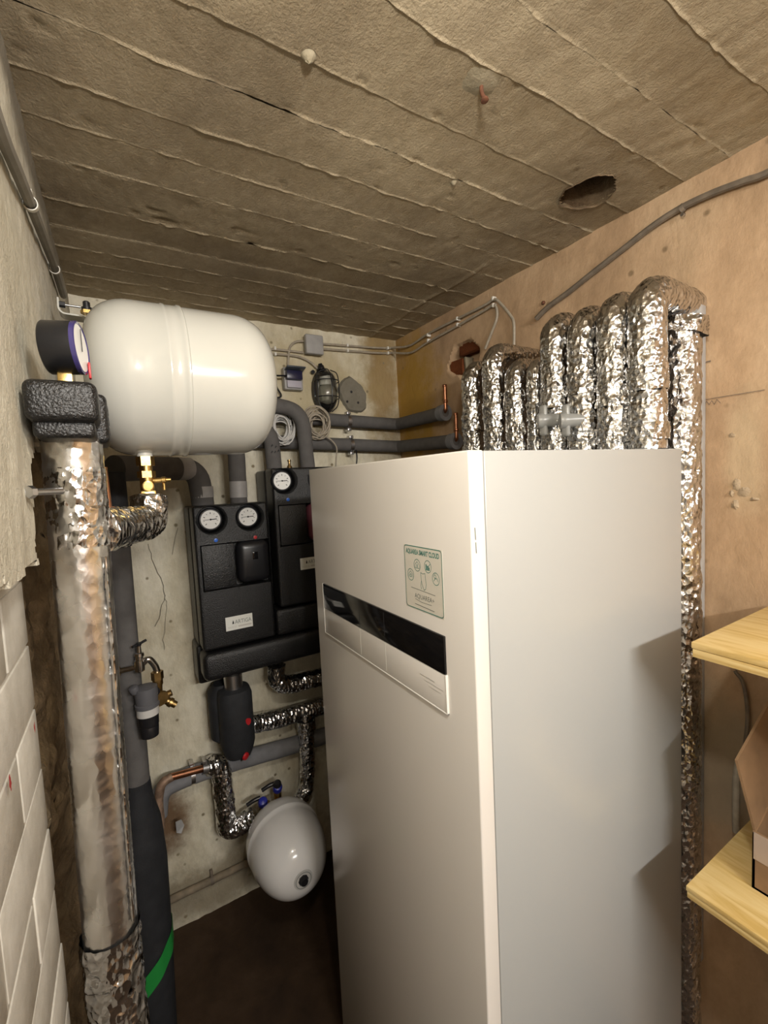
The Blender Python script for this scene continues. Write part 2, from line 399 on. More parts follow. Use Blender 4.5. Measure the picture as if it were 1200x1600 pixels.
# right wall with the broken hole
hc = (1.262, 2.035)
def rw(U, V):
    P = np.c_[np.zeros_like(U), U, V]
    d = fbm(P*np.array([1, 1, .6]), 7, 4, 31)*.004 + fbm(P, 50, 2, 34)*.0010
    rr = np.hypot((U-hc[0])/.085, (V-hc[1])/.062) + fbm(P, 22, 3, 8)*.35
    cut = np.clip((1.0-rr)/.25, 0, 1); d -= cut*.055
    return np.c_[XR - d, U, V]
wr = structure(grid(np.r_[lin(YF-.05, .1, .05), lin(.108, YB+.05, .0085)], lin(-.02, 2.29, .0095), rw).build('wall_right', right_m))
def rough_brick(lo, hi):
    hb = MB(); hb.box(lo, hi, .008, 3); hb.v = [tuple(np.array(v)+rng.normal(0, .0022, 3)) for v in hb.v]; return hb.build('brick', redbrick, wr)
rough_brick((XR+.006, hc[0]+.012, hc[1]-.05), (XR+.05, hc[0]+.085, hc[1]+.012))
rough_brick((XR+.012, hc[0]-.07, hc[1]+.022), (XR+.05, hc[0]+.04, hc[1]+.07))
hb = MB(); hb.box((XR+.010, hc[0]-.002, hc[1]-.05), (XR+.045, hc[0]+.012, hc[1]+.012), .004, 2); hb.v = [tuple(np.array(v)+rng.normal(0, .002, 3)) for v in hb.v]; hb.build('mortar_joint', mort, wr)
# pencil marks of the fitter on the right wall
pm = MB()
stroke(pm, [at(1093, 568, X=XR-.005), at(1110, 564, X=XR-.005)], .0025, (-1, 0, 0))
stroke(pm, [at(1091, 626, X=XR-.005), at(1140, 618, X=XR-.005), at(1195, 609, X=XR-.005)], .0012, (-1, 0, 0))
zz = [(1096, 628), (1100, 633), (1104, 627), (1108, 632), (1112, 626), (1116, 632), (1120, 624), (1126, 630)]
stroke(pm, [at(a, b, X=XR-.005) for a, b in zz], .0010, (-1, 0, 0))
pm.build('pencil_mark', simple('pencil', (.13, .10, .08), .8), wr, False)

for (px, py, r, e) in ((1150, 757, .010, 1.6), (1163, 768, .012, 1.0), (1148, 790, .009, 1.5), (1178, 780, .007, .5), (1143, 680, .008, .7), (1143, 772, .006, 1.8)):
    c = at(px, py, X=XR-.002); mb = MB(); V = [c+Vector((-.004, 0, 0))]; n = 16
    for i in range(n):
        a = 2*PI*i/n; rr = r*(.75+.5*random.random()); V.append(c+Vector((.003, math.cos(a)*rr/e**.5, math.sin(a)*rr*e**.5)))
    mb.add(V, [(0, 1+i, 1+(i+1) % n) for i in range(n)]); mb.build('plaster_smear', mort_pale, wr)

# front wall (behind the photographer)
structure(MB().box((-.3, YF-.1, 0), (1.2, YF, 2.25)).build('wall_front', right_m, None, False))

# left wall: rough plaster above, painted brick below, rubble in the corner
def lw(U, V):
    P = np.c_[np.zeros_like(U), U, V]
    d = fbm(P*np.array([1, 1, .5]), 16, 4, 41)*.003 + np.abs(fbm(P*np.array([1, 1.2, .6]), 75, 3, 44))*.0024
    return np.c_[XL - .001 + d, U, V]
poly = [(YF, 1.53), (.645, 1.53), (.655, 1.60), (.70, 1.66), (.75, 1.70), (YB+.02, 1.72), (YB+.02, 2.29), (YF, 2.29)]
def inpoly(y, z):
    y += .006*math.sin(z*70)+.004*math.sin(z*131); z += .004*math.sin(y*50)+.003*math.sin(y*127)
    c = False
    for i in range(len(poly)):
        (a, b), (p, q) = poly[i], poly[i-1]
        if (b > z) != (q > z) and y < (p-a)*(z-b)/(q-b)+a: c = not c
    return c
g = grid(np.r_[lin(YF, .2, .05), lin(.206, YB+.02, .0065)], np.r_[lin(1.51, 2.29, .0075)], lw, inpoly)
bmm = bmesh.new(); me = bpy.data.meshes.new('t'); me.from_pydata(g.v, [], g.f); bmm.from_mesh(me)
bmesh.ops.delete(bmm, geom=[v for v in bmm.verts if not v.link_faces], context='VERTS')
be = [e for e in bmm.edges if e.is_boundary]
ret = bmesh.ops.extrude_edge_only(bmm, edges=be)
for v in ret['geom']:
    if isinstance(v, bmesh.types.BMVert): v.co.x -= .2
wl = structure(MB().bm(bmm).build('wall_left', left_m))
XB = -.115
core = MB().box((XB-.2, YF, 0), (XB-.0012, .705, 1.56)); core.build('mortar', brick_m, wl, False)
me_b = None; row = .0832; z0 = 1.252-15*row
for k in range(18):
    za = z0+k*row; zb = za+row-.004
    if zb < 0: continue
    off = .12 if k % 2 else 0.0
    y1 = .715
    for q in range(3):
        ln = (.24 if not (q == 0 and off) else .118); y0 = y1-ln
        if y1 < .05: break
        dx = random.uniform(-.0005, .0008); mb = MB(); zz0 = max(za, .0)
        jz = random.uniform(-.0008, .0008)
        mb.box((XB-.10, y0, zz0+jz), (XB+dx, y1-.008*(q > 0)+random.uniform(-.004, .004)*(q == 0), zb+jz), .0014, 2)
        mb.build('brick', brick_m, wl, True, 50)
        y1 = y0
# paint splashes on the bricks
for (px, py, r) in ((16, 1222, .0055), (54, 1137, .0045)):
    c = at(px, py, X=XB+.0045); mb = MB(); V = [c]
    n = 14
    for i in range(n):
        a = 2*PI*i/n; rr = r*(.7+.6*random.random()); V.append(c+Vector((0, math.cos(a)*rr*.8, math.sin(a)*rr*1.3)))
    mb.add(V, [(0, 1+i, 1+(i+1) % n) for i in range(n)]); mb.build('paint_splash', redm, wl, False)
def rb(U, V):
    P = np.c_[np.zeros_like(U), U, V]
    d = fbm(P, 11, 3, 61)*.03 + np.abs(fbm(P, 26, 3, 64))*.018
    hole = np.clip(1.2-np.hypot((U-.95)/.30, (V-.55)/.42), 0, 1)
    hole2 = np.clip(1.3-np.hypot((U-.86)/.04, (V-1.22)/.03), 0, 1)
    return np.c_[-.150+d-hole*.13-hole2*.06, U, V]
grid(lin(.62, YB+.02, .011), lin(-.02, 1.78, .012), rb).build('rubble', rubble_m, wl)

# ceiling: board-marked concrete
lines = [YF-.05, -1.2, -.7, -.2, .10, .22, .334, .435, .520, .645, .745, .85, .945, 1.05, 1.185, 1.295, 1.392, 1.475, 1.557, 1.64, YB+.06]
hx, hy, hr = .968, .643, .056
ce = MB()
for lo, hi in (((-.4, YF-.1, ZC+.02), (hx-.08, YB+.1, ZC+.3)), ((hx+.08, YF-.1, ZC+.02), (1.3, YB+.1, ZC+.3)), ((hx-.08, YF-.1, ZC+.02), (hx+.08, hy-.08, ZC+.3)), ((hx-.08, hy+.08, ZC+.02), (hx+.08, YB+.1, ZC+.3))): ce.box(lo, hi)
ce = structure(ce.build('ceiling', ceil_m, None, False))
def inhole(x, y):
    a = math.atan2(y-hy, x-hx); return math.hypot(x-hx, y-hy) < hr*(1+.06*math.sin(3*a+1)+.03*math.sin(7*a))
for k in range(len(lines)-1):
    ya, yb = lines[k], lines[k+1]; vis = yb > .2; st = .006 if vis else .05
    zo = random.uniform(-.0010, .0010); tilt = random.uniform(-.0010, .0010); lip = random.choice([.0012, .002, .003, .0035]); lip2 = random.choice([0, .001, .002]); sd = 100+k
    def cf(U, V, ya=ya, yb=yb, zo=zo, tilt=tilt, lip=lip, lip2=lip2, sd=sd):
        P = np.c_[U, V, np.full_like(U, sd*3.3)]
        wa, wb_ = [fbm(np.c_[U*1.0, np.zeros_like(U), np.full_like(U, q_*7.7)], 9, 3, 77)*.007 for q_ in (ya, yb)]
        t = (V-ya)/(yb-ya)
        z = ZC + zo + tilt*(t-.5)*2 + fbm(P, 6, 3, 5)*.002
        z += fbm(P*np.array([1., .35, 1]), 70, 3, 7)*.0013*(1+np.clip(1.1-V, 0, 1))
        pit = np.clip(vnoise(P*38, 9)-.75, 0, 1)*.02; z += pit
        rag = .6+.8*vnoise(np.c_[U*40, U*0, U*0+sd], 3)
        z -= lip*np.exp(-((V-yb)/.0022)**2)*np.clip(rag, 0, 2)
        z += lip2*np.exp(-((V-ya)/.003)**2)
        # weathered seam across the boards near the right wall
        sx = .995+.03*vnoise(np.c_[V*9, V*0, V*0], 2); z -= .004*np.exp(-((U-sx)/.006)**2)*(V > 1.0)
        # chip
        z += .012*np.clip(1-np.hypot((U-.145)/.03, (V-1.168)/.014)+.3*vnoise(P*60, 2), 0, 1)
        Yw = V + wa*(1-t) + wb_*t
        return np.c_[U, Yw, z]
    ys = np.r_[ya, ya+.0015, ya+.003, ya+.005, lin(ya+.008, yb-.008, st), yb-.005, yb-.0035, yb-.002, yb-.001, yb] if vis else lin(ya, yb, st)
    gm = grid(lin(-.32, 1.2, .0065 if vis else .05), ys, cf, (lambda x, y: not inhole(x, y)) if ya < hy+.08 and yb > hy-.08 else None)
    # thin vertical return at each edge so that the boards have depth
    gm.build('board_imprint', ceil_m, ce, True, 60)
sl = MB(); V = []; seg = 48
for zz_ in (ZC-.004, ZC+.06, ZC+.14, ZC+.26):
    for i in range(seg):
        a = 2*PI*i/seg; rr = (hr*(1+.06*math.sin(3*a+1)+.03*math.sin(7*a)))*1.03 + .003*random.random()
        V.append((hx+rr*math.cos(a), hy+rr*math.sin(a), zz_))
Fc = [(j*seg+i, j*seg+(i+1) % seg, (j+1)*seg+(i+1) % seg, (j+1)*seg+i) for j in range(3) for i in range(seg)]; Fc.append(tuple(3*seg+i for i in range(seg)))
sl.add(V, Fc); sl.build('core_hole', hole_m, ce)
# lumps on the ceiling
for (px, py, r) in ((482, 88, .007), (709, 285, .0045)):
    c = at(px, py, Z=ZC-.002); mb = MB(); mb.lathe([(0, r*1.6), (r*.5, r*1.2), (r*1.1, r*.7), (r*1.35, .001)], c, (0, 0, -1), 20)
    mb.v = [tuple(np.array(v)+rng.normal(0, r*.05, 3)) for v in mb.v]; mb.build('mortar_lump', mort, ce)
# pale filler patch with a rusty nail
c = at(752, 130, Z=ZC-.003); mb = MB(); V = [c+Vector((0, 0, -.006))]
for i in range(22):
    a = 2*PI*i/22; r = .032*(.8+.35*random.random()); V.append(c+Vector((math.cos(a)*r, math.sin(a)*r, .004)))
mb.add(V, [(0, 1+i, 1+(i+1) % 22) for i in range(22)]); mb.build('filler_patch', mort, ce)
nl = thing('rusty_nail', c, 'rusty bent nail hanging from pale filler spot in concrete ceiling', 'nail')
mb = MB(); mb.tube([c+Vector((0, 0, .004)), c+Vector((0, 0, -.014)), c+Vector((.003, -.003, -.024))], .0032, 10, .006); mb.build('shank', rust, nl)
mb = MB(); mb.lathe([(0, .006), (.003, .0065), (.004, .004)], c+Vector((.003, -.003, -.025)), (.1, -.1, -1), 10); mb.build('head', rust, nl)

# ------------------------------------------------------------------ heat pump cabinet
CX, CY, CD, CW, CH = .419, .464, .585, .598, 1.64
cabt = thing('heat_pump_cabinet', (CX+CD/2, CY+CW/2, 0), 'tall white heat pump indoor cabinet with black display strip and green sticker', 'cabinet')
MB().box((CX+.030, CY+.001, .02), (CX+CD, CY+CW-.001, CH-.001), .002, 2).build('body', cab_white_dim, cabt)
MB().box((CX, CY, .03), (CX+.0285, CY+CW, CH), .003, 3).build('front_panel', cab_front_lit, cabt)
MB().box((CX+.04, CY+.02, 0), (CX+CD-.02, CY+CW-.02, .022)).build('plinth', blackmat, cabt, False)
XF = CX-.0002; RD = (0, -1, 0); UP = (0, 0, 1); NX = (-1, 0, 0)
ya, yb, zt, zm, zb = 1.006, .531, 1.356, 1.294, 1.232
dp = MB(); dp.box((CX-.0035, yb, zb), (CX+.001, ya, zm-.0008), .0009, 2)
dp = dp.build('control_flap', cab_front_lit, cabt)
bs = MB(); bs.box((CX-.004, yb, zm), (CX+.001, ya, zt), .0012, 2); bs = bs.build('display_strip', gloss_black, cabt)
rim = MB()
wd = .0022
rim.box((CX-.0042, yb-wd, zb-wd), (CX+.001, ya+wd, zb-.0002), .0005, 1); rim.box((CX-.0042, ya+.0002, zb-wd), (CX+.001, ya+wd, zt), .0005, 1); rim.box((CX-.0042, yb-wd, zb-wd), (CX+.001, yb-.0002, zm), .0005, 1)
rim.build('rim', simple('rim_white', (.85, .84, .80), .3), cabt)
ssm = simple('strip_seam', (.03, .03, .033), .2)
for yy in (.816, .713):
    MB().box((CX-.0037, yy-.0006, zb+.004), (CX-.003, yy+.0006, zm-.002)).build('seam', white, dp, False)
    MB().box((CX-.0042, yy-.0008, zm+.001), (CX-.0035, yy+.0008, zt-.004)).build('seam', ssm, bs, False)
text('lettering', 'Panasonic', (CX-.0043, .995, 1.320), RD, UP, .012, simple('print_dim', (.16, .16, .17), .4), bs, .05)
mk = MB()
for i, (l, ww) in enumerate(((.050, .0016), (.062, .0010), (.040, .0010))):
    z = 1.272-.0065*i; stroke(mk, [(CX-.0038, .600-.012*i, z), (CX-.0038, .600-.012*i-l*.8, z)], ww, NX)
mk.build('faint_print', printfaint, dp, False)
# sticker
S0, S1, T0, T1 = .637, .531, 1.492, 1.382
stk = MB(); stk.box((CX-.0004, S1, T1), (CX+.0005, S0, T0)); stk = stk.build('sticker', sticker_m, cabt, False); stk['label'] = 'green bordered sticker with small round icons'
def SP(u, v): return Vector((CX-.0006, S0-u*(S0-S1), T1+v*(T0-T1)))
bd = MB(); rr = .05; cor = []
for (cu, cv, a0) in ((1-rr-.015, 1-rr-.015, 0), (rr+.015, 1-rr-.015, 90), (rr+.015, rr+.015, 180), (1-rr-.015, rr+.015, 270)):
    for k in range(5): a = math.radians(a0+k*22.5); cor.append(SP(cu+rr*math.cos(a), cv+rr*math.sin(a)))
stroke(bd, cor+[cor[0]], .0014, NX); bd.build('border', teal, stk, False)
text('lettering', 'AQUAREA SMART CLOUD', SP(.06, .865), RD, UP, .0115, teal, stk, .092, .00035)
ic = MB()
for (u, v) in ((.36, .70), (.64, .715), (.17, .53), (.83, .56)): ringflat(ic, SP(u, v), (0, .0095, 0), (0, 0, .0105), 1, .9)
for (u, v) in ((.36, .70), (.17, .53)):
    stroke(ic, [SP(u-.055, v-.045), SP(u-.055, v+.01), SP(u, v+.055), SP(u+.055, v+.01), SP(u+.055, v-.045)], .0008, NX)
stroke(ic, [SP(.36, .67), SP(.36, .71)], .002, NX); stroke(ic, [SP(.30, .655), SP(.42, .655)], .0008, NX)
ringflat(ic, SP(.17, .515), (0, .003, 0), (0, 0, .003), 1, .6)
for q in range(3): stroke(ic, [SP(.60+.035*q, .665), SP(.60+.035*q, .70+.02*(2-q))], .003, NX)
stroke(ic, [SP(.64, .70), SP(.68, .74), SP(.70, .76)], .001, NX)
ringflat(ic, SP(.81, .595), (0, .0032, 0), (0, 0, .0032), 1, .7); stroke(ic, [SP(.78, .525), SP(.81, .56), SP(.86, .57), SP(.88, .53)], .001, NX)
ph = [SP(.45, .60), SP(.50, .585), SP(.56, .60), SP(.57, .50), SP(.585, .44), SP(.56, .36), SP(.52, .34), SP(.47, .43), SP(.455, .50), SP(.45, .60)]
stroke(ic, ph, .0009, NX); stroke(ic, [SP(.455, .47), SP(.44, .40), SP(.45, .35)], .0009, NX)
ic.build('icon', teal, stk, False)
ln = MB(); stroke(ln, [SP(.17, .33), SP(.80, .31)], .0009, NX); stroke(ln, [SP(.27, .165), SP(.45, .14), SP(.70, .145)], .0008, NX)
stroke(ln, [SP(.26, .085), SP(.76, .065)], .0011, NX); ln.build('rule', printgrey, stk, False)
text('lettering', 'AQUAREA+', SP(.26, .185), RD, UP, .0115, printgrey, stk, .054)
# tag on the panel's edge
vb = MB()
for (pa, pb) in (((742, 825), (743.2, 843)), ((743.4, 848), (744.4, 864))): stroke(vb, [at(*pa, Y=CY-.0003), at(*pb, Y=CY-.0003)], .0018, (0, -1, 0))
vb.build('faint_print', printgrey, cabt, False)

# ------------------------------------------------------------------ foil wrapped pipes rising from the cabinet top
def fdisp(amp, fr, seed):
    return lambda P: crinkle(P*np.array([1, 1, .6]), fr*.6, seed)*amp*1.1 + crinkle(P*np.array([1, 1, .7]), fr*1.7, seed+3)*amp*.9 + crinkle(P*np.array([1, 1, .8]), fr*3.8, seed+9)*amp*.35
names = ['leftmost foil wrapped pipe behind cabinet, dull dark foil', 'second foil wrapped pipe from left, taller than its dull neighbours', 'short foil wrapped pipe with flat folded top, third from left', 'slim short foil wrapped pipe, fourth from left',
  'tall foil wrapped pipe behind the two clear handles', 'tall foil wrapped pipe just left of the two biggest ones', 'second largest foil wrapped pipe, beside the tallest one', 'tallest and largest foil wrapped pipe bending back into wall']
specs = [(741, .958, 1.960, .034, .0022), (775, .955, 1.985, .033, .0026), (808, .962, 1.925, .030, .0022), (838, .965, 1.915, .022, .0018), (870, .955, 2.000, .0345, .0022), (913, .955, 1.990, .0345, .0022), (961, .955, 1.992, .0355, .0022), (1012, .955, 1.998, .0365, .0020)]
for i, (px, X, zt_, r, amp) in enumerate(specs):
    b = at(px, 690, X=X); t = thing('foil_wrapped_pipe', (b.x, b.y, CH), names[i], 'pipe', 'foil wrapped pipes above the cabinet')
    hz = zt_-r
    mb = MB(); mb.tube([(b.x, b.y, CH+.001), (b.x, b.y, hz), (XR-.002, b.y+.002, hz-.004)], r-.0025, 84, .045, .0026, fdisp(amp, 55, 200+i*7)); o = mb.build('foil_sleeve', foil, t, True, 80)
    # taped cuffs where sheets overlap
    for (zz_, hh) in ((CH+.10+.02*(i % 3), .05), (CH+.02, .035)):
        mb = MB(); mb.tube([(b.x, b.y, zz_), (b.x, b.y, zz_+hh)], r-.0010, 84, 0, .0026, fdisp(.0032, 48, 300+i*5), caps=False); mb.build('foil_tape', foil, t, True, 80)
# right-hand pipe dropping behind the cabinet
b = at(1064, 560, X=1.075)
t = thing('foil_wrapped_pipe', (b.x, b.y, 0), 'long foil wrapped pipe dropping between cabinet and right wall', 'pipe', 'foil wrapped pipes above the cabinet')
mb = MB(); mb.tube([(b.x+.005, b.y, .0), (b.x+.004, b.y, 1.0), (b.x, b.y, 1.90)], .034, 84, 0, .0035, fdisp(.0028, 50, 401)); mb.build('foil_sleeve', foil, t, True, 80)
mb = MB(); mb.tube([(b.x, b.y, 1.885), (b.x+.004, b.y-.004, 1.918)], .036, 40, 0, .004, fdisp(.008, 60, 411), caps=False); mb.build('torn_edge', foil, t, True, 80)
mb = MB(); mb.box((b.x+.03, b.y-.025, .4), (XR-.003, b.y+.02, 1.95), .003); mb.build('mounting_strip', greypl, t)

# two translucent butterfly valve handles
for i, (px, py, lab) in enumerate(((849, 657, 'clear plastic valve handle with white tag, left of the pair'), (884, 657, 'clear plastic valve handle with white tag, right of the pair'))):
    c = at(px, py, X=.905); t = thing('valve_handle', c, lab, 'valve', 'clear plastic valve handles')
    mb = MB(); dx = Vector((.18, -.98, 0)); side = Vector((.45, -.89, 0))
    mb.box(c+Vector((-.006, -.0105, -.037)), c+Vector((.006, .0105, .037)), .006, 3); mb.build('lever', clearpl, t)
    mb = MB(); mb.lathe([(0, .017), (.010, .020), (.018, .017), (.055, .013)], c+Vector((-.008, .010, 0)), (.75, -.66, 0), 24); mb.build('hub', clearpl, t)
    n_ = Vector((-.8, -.6, 0)); cc = c+Vector((-.009, .004, 0)); s_ = n_.cross(Vector((0, 0, 1)))
    mb = MB(); mb.add([cc-s_*.003+Vector((0, 0, -.009)), cc+s_*.003+Vector((0, 0, -.009)), cc+s_*.003+Vector((0, 0, .009)), cc-s_*.003+Vector((0, 0, .009))], [(0, 1, 2, 3)])
    mb.box(cc+Vector((-.001, -.003, -.009)), cc+Vector((.001, .003, .009)), .0006, 1); mb.build('tag', white, t)

# ------------------------------------------------------------------ big expansion tank
TY, TZ, TR = .95, 1.811, .139
t = thing('expansion_tank', (.13, TY, TZ-TR), 'large cream white horizontal expansion tank under the ceiling', 'tank')
prof = []; x0, x1, dm = -.036, .292, .078
for k in range(17):
    a = PI/2*(k/16)**1.5; prof.append((x0+dm*(1-math.cos(a)**.9 if False else 1-math.cos(a)), TR*math.sin(a)**.5 if k else .0005))
for (x, r) in ((.088, TR), (.090, TR+.0015), (.094, TR+.0015), (.096, TR), (.114, TR), (.116, TR+.002), (.121, TR+.002), (.123, TR-.0005)): prof.append((x, r))
for k in range(16, -1, -1):
    a = PI/2*(k/16)**1.5; prof.append((x1-dm*(1-math.cos(a)), (TR-.0005)*math.sin(a)**.5 if k else .0005))
mb = MB(); mb.lathe(prof, (0, TY, TZ), (1, 0, 0), 96); mb.build('shell', tank_white, t, True, 50)
vx, vy = .047, .93
mb = MB(); mb.cyl((vx, vy, TZ-TR-.004), (vx, vy, TZ-TR+.012), .013, 24); mb.build('connection_stub', tank_white, t)
mb = MB(); mb.lathe([(0, .009), (.006, .009), (.007, .006), (.016, .006), (.018, .004)], at(136, 486, Y=1.03), (0, 0, 1), 16); mb.build('filling_valve_cap', blackpl, t)
mb = MB(); mb.lathe([(0, .011), (.006, .011)], at(136, 486, Y=1.03)+Vector((0, 0, -.006)), (0, 0, 1), 6); mb.build('filling_valve_nut', brass, t)
# wall bracket holding the tank
BY_ = 1.06; wq = at(90, 476, Y=BY_)
br = thing('tank_bracket', wq, 'cream bent steel bracket fixing large tank to left wall', 'bracket')
P = path([at(90, 464, Y=BY_), at(91, 482, Y=BY_), at(98, 489, Y=BY_), at(130, 494, Y=BY_), at(137, 499, Y=BY_), at(131, 520, Y=BY_)], .008)
V = []; n = len(P)
for i_, p in enumerate(P):
    d = (P[min(i_+1, n-1)]-P[max(i_-1, 0)]).normalized(); q_ = Vector((-d.z, 0, d.x))*.0014
    V += [p-q_, p+q_, p+q_+Vector((0, .035, 0)), p-q_+Vector((0, .035, 0))]
Fc = [(4*i_+k, 4*i_+(k+1) % 4, 4*i_+4+(k+1) % 4, 4*i_+4+k) for i_ in range(n-1) for k in range(4)]+[(0, 1, 2, 3), tuple(4*(n-1)+k for k in range(4))]
mb = MB(); mb.add(V, Fc); mb.build('plate', tank_white, br, True, 50)
s0 = at(92, 475, Y=BY_+.012); s1 = at(126, 480, Y=BY_+.012)
mb = MB(); mb.cyl(s0, s1, .0022, 12); mb.build('bolt', zinc, br)
mb = MB(); mb.hexn(s0, s0+(s1-s0).normalized()*.010, .006); mb.build('nut', blackpl, br)

# brass cap valve under the tank
t = thing('brass_cap_valve', (vx, vy, 1.585), 'shiny brass service valve between large tank and foil elbow', 'valve')
zb_ = 1.588
mb = MB(); mb.hexn((vx, vy, 1.652), (vx, vy, 1.669), .0155); mb.build('union_nut', brass, t, True, 25)
mb = MB(); mb.lathe([(0, .011), (.02, .011), (.021, .009), (.03, .009)], (vx, vy, 1.634), (0, 0, 1), 20); mb.build('neck', brass, t)
mb = MB(); mb.hexn((vx, vy, 1.630), (vx, vy, 1.642), .0155); mb.build('union_nut', brass, t, True, 25)
mb = MB(); mb.box((vx-.013, vy-.012, zb_), (vx+.013, vy+.012, 1.606), .002, 2); mb.lathe([(0, .012), (.027, .012)], (vx, vy, 1.604), (0, 0, 1), 24); mb.build('body', brass, t)
mb = MB(); mb.lathe([(0, .0095), (.006, .0095), (.0065, .0075), (.0068, .0075), (.0068, .005), (.009, .005)], (vx, vy-.010, 1.614), (0, -1, 0), 24); mb.build('sealing_cap', brass, t)
mb = MB(); mb.lathe([(0, .005), (.014, .005), (.015, .0065), (.021, .0065), (.022, .004), (.030, .0035)], (vx+.010, vy-.004, 1.624), (1, -.2, .02), 14); mb.build('drain_nipple', brass, t)
mb = MB(); mb.cyl((vx+.027, vy-.009, 1.618), (vx+.027, vy-.009, 1.606), .0025, 10); mb.build('drain_screw', brass, t)

# ------------------------------------------------------------------ main foil pipe with branch
PX, PY, PR = -.0475, .72, .0335
t = thing('foil_wrapped_standpipe', (PX, PY, 0), 'thick silver foil wrapped standpipe at left wall, top to floor', 'pipe')
def mdisp(P):
    z = P[:, 2]; hi = np.clip((z-1.42)/.12, 0, 1)*.8+.2; lowr = np.clip((.98-z)/.05, 0, 1)
    a = crinkle(P*np.array([1, 1, 1.2]), 60, 501)*.0013*hi + crinkle(P*np.array([1, 1, 1.6]), 150, 505)*.0007*hi
    mid = np.sin(z*760+crinkle(P, 30, 3)*3)*.00035*np.clip((1.40-z)/.1, 0, 1)*np.clip((z-1.0)/.05, 0, 1)
    return a+mid+lowr*crinkle(P, 30, 509)*.0012
mb = MB(); mb.tube([(PX-.012, PY, 0), (PX-.012, PY, .95), (PX, PY, 1.68)], PR, 64, 0, .0045, mdisp); mb.build('foil_sleeve', foil_smooth, t, True, 80)
mb = MB(); mb.tube([(PX-.001, PY, 1.535), (PX, PY, 1.64)], PR+.0005, 90, 0, .0026, lambda P: crinkle(P, 60, 551)*.0014+crinkle(P, 130, 553)*.0010, caps=False); mb.build('foil_tape', foil, t, True, 80)
mb = MB(); mb.tube([(PX-.013, PY, .90), (PX-.012, PY, .985)], PR+.0015, 90, 0, .003, lambda P: crinkle(P, 38, 561)*.0035+crinkle(P, 110, 563)*.001, caps=False); mb.build('foil_tape', foil, t, True, 80)
mb = MB(); mb.tube([(PX-.013, PY, .70), (PX-.013, PY, .905)], PR+.001, 90, 0, .003, lambda P: crinkle(P, 38, 571)*.0032+crinkle(P, 110, 573)*.001, caps=False); mb.build('foil_tape', foil, t, True, 80)
sd = MB()
for k in range(60):
    z0_ = 1.0+k*.0075; 
pts = [Vector((PX+.0265-.011*(1.6-z)/.7+.000, PY-.0225-.002, z)) for z in np.linspace(1.52, 1.0, 60)]
mb = MB(); mb.tube(pts, .0022, 8, 0, None, lambda P: crinkle(P, 90, 581)*.0008); mb.build('lap_seam', foil, t)
e0 = Vector((PX+.015, PY+.02, 1.553)); 
mb = MB(); mb.tube([e0, (vx-.002, vy-.012, 1.548), (vx, vy, 1.594)], .0262, 64, .022, .0026, fdisp(.0036, 48, 601)); mb.build('branch_elbow', foil, t, True, 80)
mb = MB(); mb.tube([(PX+.012, PY+.015, 1.553), (PX+.045, PY+.075, 1.551)], .03, 36, 0, .004, lambda P: crinkle(P, 40, 611)*.004, rfun=lambda s: .036-.011*s); mb.build('branch_collar', foil, t, True, 80)
bq = at(46, 769, X=XL+.004)
t2 = thing('pipe_clamp_rod', bq, 'short zinc threaded rod from left wall to foil standpipe', 'rod')
mb = MB(); mb.cyl(bq+Vector((-.012, .0, 0)), bq+Vector((.025, .04, 0)), .004, 14); mb.build('rod', zinc, t2)
mb = MB(); mb.hexn(bq+Vector((-.001, 0, 0)), bq+Vector((.003, .004, 0)), .007); mb.build('nut', zinc, t2)

# black insulating shell on top + gauge
t = thing('safety_group_shell', (PX-.002, .70, 1.668), 'black textured foam shell box on top of foil standpipe', 'box')
mb = MB(); mb.box((XL+.003, .628, 1.690), (-.012, .70, 1.738), .010, 4); mb.build('front_half', epp, t)
mb = MB(); mb.box((XL+.004, .703, 1.672), (-.004, .79, 1.738), .008, 4); mb.build('rear_half', epp, t)
mb = MB(); mb.box((XL+.008, .640, 1.672), (-.018, .71, 1.694), .006, 3); mb.build('underside_step', epp, t)
mb = MB()
for r_ in range(3):
    for c_ in range(5): mb.box((-.0046, .712+c_*.014, 1.690+r_*.014), (-.0034, .719+c_*.014, 1.694+r_*.014))
mb.build('vent_slot', blackmat, t, False)
gc = at(101, 546, Y=.70)
t = thing('pressure_gauge', (gc.x, gc.y, 1.738), 'round black pressure gauge with violet rim above black shell box', 'gauge')
gx0 = gc.x-.020; ax = Vector((1, -.20, .03)).normalized(); go = Vector((gx0, gc.y, gc.z))
mb = MB(); mb.lathe([(0, .028), (.001, .031), (.003, .0325), (.0345, .0325)], go, ax, 48); mb.build('case', blackpl, t)
mb = MB(); mb.lathe([(0, .0328), (.0045, .0328), (.0055, .031), (.004, .029)], go+ax*.0345, ax, 48, caps=False); mb.build('rim', violet, t)
mb = MB(); mb.lathe([(0, .029), (.0005, .029)], go+ax*.0385, ax, 40); fc = mb.build('dial_face', dial, t)
mb = MB(); mb.box(go+ax*.0395+Vector((0, -.001, -.004)), go+ax*.0395+Vector((.0008, .001, .024))); mb.build('needle', blackmark, fc)
mb = MB(); mb.box((gx0+.043, gc.y+.006, gc.z-.033), (gx0+.046, gc.y+.016, gc.z-.012), .001); mb.build('red_pointer', redm, fc)
mb = MB(); mb.box((gc.x-.010, gc.y-.009, 1.736), (gc.x+.006, gc.y+.009, gc.z-.028), .001); mb.build('stem', brass, t)

# copper stub behind the standpipe
q = at(168, 775, Y=.82); t = thing('copper_stub_pipe', q, 'short bare copper pipe between foil standpipe and grey riser', 'pipe')
mb = MB(); mb.cyl(q+Vector((0, 0, -.035)), q+Vector((-.002, 0, .045)), .0052, 16); mb.build('tube', copper, t)
mb = MB(); mb.cyl(q+Vector((0, 0, -.04)), q+Vector((0, 0, -.026)), .0062, 16); mb.build('fitting', copper, t)

